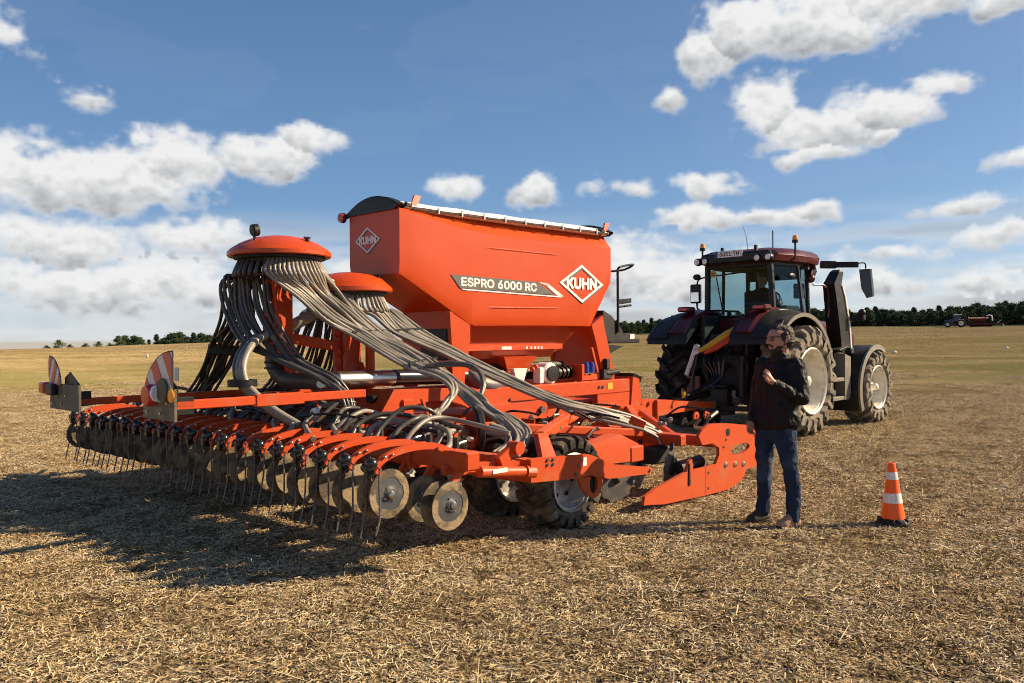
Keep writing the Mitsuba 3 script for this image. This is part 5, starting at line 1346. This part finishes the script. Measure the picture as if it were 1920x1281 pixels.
def make_man():
    man = thing('person', 'bearded man in black jacket, sunglasses and blue jeans standing beside the drill, one hand raised', 'person')
    f, l = N([-.86, -.50, 0]), N([.50, -.86, 0])
    gz = lambda p: float(ground_z(np.array([p[0]]), np.array([p[1]]))[0])
    A = np.array
    pel = A([2.345, 7.50, .90])
    lhip, rhip = pel + l * .10, pel - l * .10
    lkn, lank = A([2.450, 7.39, .485]), A([2.462, 7.40, .105])
    rkn, rank = A([2.272, 7.60, .475]), A([2.262, 7.63, .115])
    chest = A([2.395, 7.49, 1.27])
    waist = A([2.365, 7.50, 1.03])
    lsh, rsh = A([2.475, 7.345, 1.425]), A([2.295, 7.635, 1.425])
    lel, lwr = A([2.51, 7.29, 1.135]), A([2.235, 7.215, 1.295])
    rel, rwr = A([2.235, 7.66, 1.14]), A([2.150, 7.565, .925])
    neck = A([2.395, 7.475, 1.47])
    head = A([2.375, 7.45, 1.655])
    hf = N([-.98, -.20, -.03])          # the face looks left
    hl = N(np.cross([0, 0, 1], hf))
    hu = np.cross(hf, hl)
    H = lambda a, b, c: head + hf * a + hl * b + hu * c
    # body: one skin with head, neck, trunk, limbs and hands
    P = []
    P.append(hull_of([(H(-.045, 0, .045), .076), (H(.035, 0, .045), .066), (H(.02, .022, -.02), .062), (H(.02, -.022, -.02), .062)]))
    P.append(hull_of([(H(.045, 0, .015), .055), (H(.058, 0, -.055), .038), (H(.030, .03, -.055), .035), (H(.03, -.03, -.055), .035), (H(.064, 0, -.098), .020), (H(-.01, .042, -.05), .03), (H(-.01, -.042, -.05), .03)]))
    P.append(hull_of([(H(.098, 0, .030), .010), (H(.124, 0, -.022), .011), (H(.098, .013, -.026), .010), (H(.098, -.013, -.026), .010)]))   # nose
    P.append(hull_of([(H(.092, .022, .040), .012), (H(.092, -.022, .040), .012), (H(.075, .045, .036), .012), (H(.075, -.045, .036), .012)]))   # brow
    P.append(hull_of([(H(.098, .012, -.058), .0085), (H(.098, -.012, -.058), .0085), (H(.088, .022, -.058), .006), (H(.088, -.022, -.058), .006)]))   # lips
    P.append(hull_of([(H(.092, .01, -.073), .009), (H(.092, -.01, -.073), .009)]))
    for s in (-1, 1):
        P.append(hull_of([(H(-.012, s * .080, .030), .010), (H(-.030, s * .092, .028), .010), (H(-.030, s * .088, -.004), .011), (H(-.012, s * .080, -.022), .010)]))   # ears
        P.append(hull_of([(H(.060, s * .036, -.005), .020), (H(.045, s * .05, -.02), .018)]))   # cheeks
    P.append(bone(neck - [0, 0, .03], .062, H(-.02, 0, -.05), .056))
    P.append(hull_of([(chest + l * .10, .11), (chest - l * .10, .11), (waist + l * .08, .10), (waist - l * .08, .10), (lsh - [0, 0, .02], .05), (rsh - [0, 0, .02], .05)]))
    P.append(hull_of([(waist + l * .08, .09), (waist - l * .08, .09), (lhip, .085), (rhip, .085)]))
    P += limb([(lsh, .052), (lel, .040), (lwr, .027)]) + limb([(rsh, .052), (rel, .040), (rwr, .027)])
    P += limb([(lhip, .075), (lkn, .042), (lank, .032)]) + limb([(rhip, .075), (rkn, .042), (rank, .032)])
    fd = N(lwr - lel)
    P += hand_parts(lwr, N(fd + [-.1, 0, .35]), N([-.30, -.9, .25]), N([.1, .2, .9]), 1.3)
    rd = N(rwr - rel)
    P += hand_parts(rwr, N(rd + [0, 0, -.3]), N([-.3, .9, .1]), N(np.cross(N([-.3, .9, .1]), rd)), .55)
    put('body', skin_mesh(P, .012, 6), 'mat_skin', man, True, WORLD)
    # jacket
    J = [hull_of([(chest + l * .115 + f * .02, .122), (chest - l * .115 + f * .02, .122), (waist + l * .095 + f * .02, .118), (waist - l * .095 + f * .02, .118), (lsh - l * .02 - [0, 0, .015], .068), (rsh + l * .02 - [0, 0, .015], .068), (neck - [0, 0, .02], .07)]),
         hull_of([(waist + l * .095 + f * .02, .118), (waist - l * .095 + f * .02, .118), (lhip + [0, 0, .045], .138), (rhip + [0, 0, .045], .138)]),
         hull_of([(neck - [0, 0, .03], .085), (neck + f * .015 + [0, 0, .035], .074)])]
    J += limb([(lsh, .078), (lsh * .5 + lel * .5 + l * .012, .070), (lel, .062), (lwr * .9 + lel * .1, .043)])
    J += limb([(rsh, .078), (rsh * .5 + rel * .5 - l * .012, .068), (rel, .060), (rwr * .92 + rel * .08, .043)])
    jk = folds(skin_mesh(J, .012, 8), .046, 10., 3, .75)
    put('jacket', folds(jk, .014, 24., 8, .6), 'mat_jacket', man, True, WORLD, label='black zipped jacket')
    put('collar', skin_mesh([hull_of([(neck + f * .02 + [0, 0, .01], .080), (neck + f * .035 + [0, 0, .055], .066), (neck - f * .03 + [0, 0, .045], .062)])], .012, 4), 'mat_jacket', man, True, WORLD)
    lg = lsh * .42 + lel * .58
    put('sleeve_logo', hull([lg + l * .066 + A([-.03, -.005, -.012]) , lg + l * .066 + A([.03, 0, -.008]), lg + l * .068 + A([.0, 0, .022]), lg + l * .074 + A([0, 0, 0]), lg + l * .06 + A([0, 0, -.005])]), 'mat_white', man, False, WORLD, label='small white patch on the left sleeve')
    # jeans
    Q = [hull_of([(lhip + [0, 0, .0], .106), (rhip + [0, 0, .0], .106), (lhip - [0, 0, .06], .102), (rhip - [0, 0, .06], .102)])]
    Q += limb([(lhip - [0, 0, .04], .104), (lhip * .5 + lkn * .5 + f * .01, .086), (lkn, .066), (lkn * .5 + lank * .5 - f * .014, .064), (lank + [0, 0, -.015], .060)])
    Q += limb([(rhip - [0, 0, .04], .104), (rhip * .5 + rkn * .5 + f * .01, .085), (rkn, .065), (rkn * .5 + rank * .5 - f * .014, .063), (rank + [0, 0, -.01], .060)])
    jn = folds(skin_mesh(Q, .013, 8), .030, 8., 14, 1.7)
    put('jeans', folds(jn, .012, 22., 15, 1.4), 'mat_jeans', man, True, WORLD, label='blue jeans')
    # shoes
    for ank, toe, m_, lab in ((lank, A([2.30, 7.335, .03]), 'mat_shoe_tan', 'tan left shoe in the sun'), (rank, A([2.06, 7.55, .03]), 'mat_shoe_dark', 'dark right shoe in shade')):
        d = N([toe[0] - ank[0], toe[1] - ank[1], 0])
        sd = np.cross([0, 0, 1], d)
        g0 = gz(ank) + .012
        heel = A([ank[0], ank[1], g0]) - d * .045
        tip = A([ank[0], ank[1], g0]) + d * .165
        S = [hull_of([(heel + [0, 0, .03], .036), (heel + d * .07 + [0, 0, .075], .044), (heel + d * .06 + [0, 0, .03], .044), (tip - d * .06 + sd * .012 + [0, 0, .026], .038), (tip - d * .02 + [0, 0, .022], .028)])]
        sk = skin_mesh(S, .012, 4)
        k = put('shoe', sk, m_, man, True, WORLD, label=lab)
        so = skin_mesh([hull_of([(heel + [0, 0, .004], .034), (heel + d * .06 + [0, 0, .004], .036), (tip - d * .06 + [0, 0, .004], .040), (tip - d * .018 + [0, 0, .004], .030)])], .014, 2)
        so.vertices[:, 2] = np.clip(so.vertices[:, 2], g0 - .012, g0 + .014)
        put('sole', so, 'mat_shoe_dark', k, 40, WORLD)
    # hair, beard, sunglasses
    hr = skin_mesh([hull_of([(H(-.050, 0, .050), .080), (H(.006, 0, .080), .056), (H(-.075, 0, .0), .062), (H(-.06, .03, -.02), .055), (H(-.06, -.03, -.02), .055)]), hull_of([(H(.042, .02, .098), .028), (H(.0, 0, .108), .042), (H(.042, -.02, .098), .028), (H(.060, .0, .104), .020)]),
                    hull_of([(H(-.02, .070, .050), .026), (H(.016, .070, .035), .016), (H(.006, .076, -.02), .010)]), hull_of([(H(-.02, -.070, .050), .026), (H(.016, -.070, .035), .016), (H(.006, -.076, -.02), .010)])], .010, 3)
    p = np.array(hr.vertices)
    hr.vertices = p + hr.vertex_normals * ((meshkit.fbm(p * 60, 3, 2) - .45) * .014)[:, None]
    # the hair leaves the face free
    put('hair', hr, 'mat_hair', man, True, WORLD, label='short dark wavy hair')
    br = skin_mesh([hull_of([(H(.064, 0, -.102), .027), (H(.045, .030, -.090), .026), (H(.045, -.030, -.090), .026), (H(.080, 0, -.084), .015)]), hull_of([(H(.045, .036, -.084), .024), (H(.0, .064, -.036), .015), (H(.045, .050, -.058), .014)]), hull_of([(H(.045, -.036, -.084), .024), (H(.0, -.064, -.036), .015), (H(.045, -.050, -.058), .014)]),
                    hull_of([(H(.099, .016, -.046), .006), (H(.099, -.016, -.046), .006), (H(.086, .030, -.060), .006), (H(.086, -.030, -.060), .006)])], .009, 2)
    p = np.array(br.vertices)
    br.vertices = p + br.vertex_normals * ((meshkit.fbm(p * 90, 3, 4) - .45) * .010)[:, None]
    put('beard', br, 'mat_hair', man, True, WORLD)
    G = [hull_of([(H(.100, s * .016, .030), .005), (H(.094, s * .050, .030), .005), (H(.100, s * .018, -.002), .005), (H(.096, s * .044, -.004), .005)]) for s in (-1, 1)]
    sg = put('sunglasses', skin_mesh(G, .01, 1), 'mat_lens_dark', man, 40, WORLD, label='dark reddish sunglasses')
    fr = [bone(H(.106, -.014, .028), .0035, H(.106, .014, .028), .0035)]
    for s in (-1, 1):
        fr += [bone(H(.096, s * .052, .026), .004, H(.07, s * .074, .028), .004), bone(H(.07, s * .074, .028), .004, H(-.02, s * .088, .026), .004)]
    put('frame', skin_mesh(fr, .02, 0), 'mat_black_gloss', sg, 40, WORLD)
    return man


mat('mat_lens_dark', (.05, .008, .006), .08, coat=1.)
make_man()


def make_driver():
    """seated in the cab, seen through the rear window"""
    k = thing('person', 'driver in a dark jacket and pale cap sitting in the tractor cab', 'person')
    W = lambda u, v, z: OV + Fv * u + Rv * (VT + v) + np.array([0, 0, z])
    A = np.array
    P = [hull_of([(W(10.55, 0, 2.86 - .13), .085), (W(10.59, 0, 2.70), .07)]), hull_of([(W(10.66, 0, 2.67), .05), (W(10.62, 0, 2.64), .05)]), bone(W(10.55, 0, 2.50), .055, W(10.55, 0, 2.68), .055),
         hull_of([(W(10.55, -.17, 2.42), .07), (W(10.55, .17, 2.42), .07), (W(10.58, -.10, 2.1), .12), (W(10.58, .10, 2.1), .12)])]
    for s in (-1, 1):
        P += limb([(W(10.55, s * .20, 2.42), .055), (W(10.66, s * .25, 2.16), .045), (W(10.86, s * .17, 2.28), .033)])
        P += hand_parts(W(10.86, s * .17, 2.28), Fv * .6 + A([0, 0, .2]), A([0, 0, 1.]), Rv * -s, .9)
        P += limb([(W(10.6, s * .10, 2.04), .085), (W(11.0, s * .14, 2.06), .06), (W(11.02, s * .14, 1.70), .045)])
    put('body', skin_mesh(P, .02, 6), 'mat_skin', k, True, WORLD)
    J = [hull_of([(W(10.55, -.17, 2.42), .085), (W(10.55, .17, 2.42), .085), (W(10.58, -.10, 2.1), .135), (W(10.58, .10, 2.1), .135), (W(10.55, 0, 2.52), .065)])]
    for s in (-1, 1):
        J += limb([(W(10.55, s * .20, 2.42), .072), (W(10.66, s * .25, 2.16), .06), (W(10.82, s * .18, 2.26), .042)])
    put('jacket', folds(skin_mesh(J, .02, 8), .02, 9., 4), 'mat_jacket', k, True, WORLD)
    put('cap', skin_mesh([hull_of([(W(10.55, 0, 2.80), .088), (W(10.56, 0, 2.76), .092)]), hull_of([(W(10.64, -.04, 2.79), .012), (W(10.64, .04, 2.79), .012), (W(10.72, 0, 2.775), .012)])], .02, 4), 'mat_olive', k, True, WORLD)


make_driver()

# ------------------------------------------------------------------ traffic cone
cone = thing('traffic_cone', 'orange traffic cone with two white bands standing on the stubble', 'traffic cone')
cx, cy = 3.37, 7.45
cz = float(ground_z(np.array([cx]), np.array([cy]))[0]) + .015
CM = T().translate([cx, cy, cz]).rotate([0, 1, 0], -1.2)
zr = lambda z: .101 - (z - .045) * (.101 - .030) / .49
prof = [(zr(.045), .045), (zr(.13), .13), (zr(.30), .30), (zr(.535), .535), (.024, .540), (.018, .538), (.018, .50), (0, .5)]
put('body', trimesh.creation.revolve(np.array(prof), sections=40), 'mat_cone_orange', cone, 30, CM)
for z0, z1 in ((.190, .275), (.395, .460)):
    put('white_band', trimesh.creation.revolve(np.array([(zr(z0) - .004, z0), (zr(z0) + .0025, z0), (zr(z1) + .0025, z1), (zr(z1) - .004, z1)]), sections=40), 'mat_cone_white', cone, 30, CM)
bp = Polygon([(.140 * (1 if i % 2 else .96) * math.cos(a), .140 * (1 if i % 2 else .96) * math.sin(a)) for i, a in enumerate(np.linspace(0, 2 * np.pi, 17)[:-1])])
bm = loft([[(x * s, y * s, z) for x, y in bp.exterior.coords[:-1]] for s, z in ((1.0, -.01), (1.0, .018), (.93, .035), (.78, .050))])
put('base', bm, 'mat_plastic_grey', cone, 20, CM, label='dark rubber base')
for a in np.linspace(0, 2 * np.pi, 9)[:-1]:
    put('foot_rib', wbox((-.02, .085, .02), (.02, .135, .055), .008), 'mat_plastic_grey', cone, 20, CM @ T().rotate([0, 0, 1], math.degrees(a)))

# ------------------------------------------------------------------ far machines and markers
mat('mat_far_blue', (.012, .025, .12), .4)
mat('mat_far_red', (.085, .014, .012), .6)
mat('mat_far_brown', (.24, .15, .11), .6)


def far_frame(x, y, rot):
    z = float(ground_z(np.array([x]), np.array([y]))[0])
    return T().translate([x, y, z]).rotate([0, 0, 1], rot)


Fm = far_frame(99.5, 188, -28 + 180)
ft = thing('far_tractor', 'small blue tractor far off before the wood at right', 'tractor')
put('bonnet', hull([(.6, -.45, 1.0), (.6, .45, 1.0), (2.4, -.35, 1.0), (2.4, .35, 1.0), (.6, -.45, 1.9), (.6, .45, 1.9), (2.35, -.3, 1.65), (2.35, .3, 1.65)]), 'mat_far_blue', ft, 20, Fm)
put('cab', hull([(-1.0, -.7, 1.5), (-1.0, .7, 1.5), (.6, -.7, 1.4), (.6, .7, 1.4), (-.9, -.62, 2.75), (-.9, .62, 2.75), (.45, -.6, 2.75), (.45, .6, 2.75)]), 'mat_black_gloss', ft, 20, Fm)
put('roof', wbox((-1.1, -.75, 2.75), (.6, .75, 2.95), .05), 'mat_white', ft, 20, Fm)
put('fender', hull([(-1.7, -.95, 1.3), (-1.7, .95, 1.3), (-.2, -.95, 1.3), (-.2, .95, 1.3), (-1.4, -.95, 1.85), (-1.4, .95, 1.85), (-.5, -.95, 1.85), (-.5, .95, 1.85)]), 'mat_white', ft, 20, Fm)
for x, r, w in ((-.95, .92, .5), (1.75, .66, .42)):
    for s in (-1, 1):
        wk = put('wheel', tyre((0, 0, 0), r, w, r * .58, 14, .05, -1, .25, .07, 28), 'mat_rubber', ft, 25, Fm @ T().translate([x, s * .85, r]))
        put('rim', lathe([(0, -.1), (r * .5, -.08), (r * .58, -w * .42), (r * .6, w * .42), (r * .5, .08), (0, .1)], (0, 0, 0), 20), 'mat_rim_cream', wk, 30, Fm @ T().translate([x, s * .85, r]))
put('front_weight', wbox((2.4, -.4, .6), (2.8, .4, 1.0), .05), 'mat_plastic_grey', ft, 20, Fm)
Dm = far_frame(106.5, 190.5, -28 + 180)
fd = thing('far_drill', 'dark red implement with a pale top behind the far blue tractor', 'farm implement')
put('frame', [wbox((-4.2, -1.5, .55), (3.6, 1.5, .85), .05), wbox((3.4, -.1, .5), (6.2, .1, .7), .03)], 'mat_far_red', fd, 20, Dm)
put('hopper', hull([(-1.4, -1.1, 1.9), (-1.4, 1.1, 1.9), (2.6, -1.1, 1.9), (2.6, 1.1, 1.9), (-.6, -.5, .95), (-.6, .5, .95), (1.9, -.5, .95), (1.9, .5, .95)]), 'mat_far_red', fd, 20, Dm)
put('tarpaulin', loft([[(x, y, 1.92 + .28 * (1 - (y / 1.1) ** 2)) for y in np.linspace(-1.1, 1.1, 9)] + [(x, y, 1.90) for y in np.linspace(1.1, -1.1, 9)[1:-1]] for x in (-1.4, 2.6)]), 'mat_far_brown', fd, 40, Dm)
put('hose_arch', tube([(-1.0, 0, 2.5), (-1.7, 0, 2.6), (-2.1, 0, 2.2), (-2.15, 0, 1.4)], .13, 8, world=True), 'mat_white', fd, 40, Dm)
put('rear_board', [beam((-3.0, -1.4, .8), (-3.9, -1.4, 1.5), .25, .08, world=True), beam((-3.0, 1.4, .8), (-3.9, 1.4, 1.5), .25, .08, world=True)], 'mat_rim_grey', fd, 20, Dm)
for k in range(9):
    put('roller', trimesh.creation.cylinder(radius=.42, segment=[[-1.8 + k * .48, -1.45, .42], [-1.8 + k * .48, -1.2, .42]], sections=18), 'mat_far_red', fd, 30, Dm)
for k in range(6):
    put('tine', beam((-4.1 + .1 * (k % 2), -1.4 + k * .55, .7), (-4.6, -1.4 + k * .55, .1), .06, .06, world=True), 'mat_rim_grey', fd, 20, Dm)


def marker(x, y, w, h, lab):
    k = thing('marker_bag', lab, 'bag')
    z = float(ground_z(np.array([x]), np.array([y]))[0])
    g = np.random.default_rng(int(abs(x) * 10))
    m = trimesh.creation.icosphere(subdivisions=2)
    m.apply_scale([w / 2, w / 2, h / 2])
    p = np.array(m.vertices)
    m.vertices = p + m.vertex_normals * ((meshkit.fbm(p * 6 + x, 3, 2) - .5) * .25)[:, None] * w
    m.apply_translation([x, y, z + h * .42])
    put('sack', m, 'mat_stripe_white', k, True, WORLD)
    put('neck', cyl((x, y, z + h * .8), (x + .03, y, z + h * 1.15), .05, 8, world=True), 'mat_white', k, 30, WORLD)


marker(27.3, 60, .30, .22, 'white bag lying in the stubble just right of the tractor')
marker(41.2, 70, .28, .2, 'white bag lying in the stubble near the right edge')
marker(-33.9, 78.0, .25, .25, 'pale bag far out in the stubble behind the left warning panels')
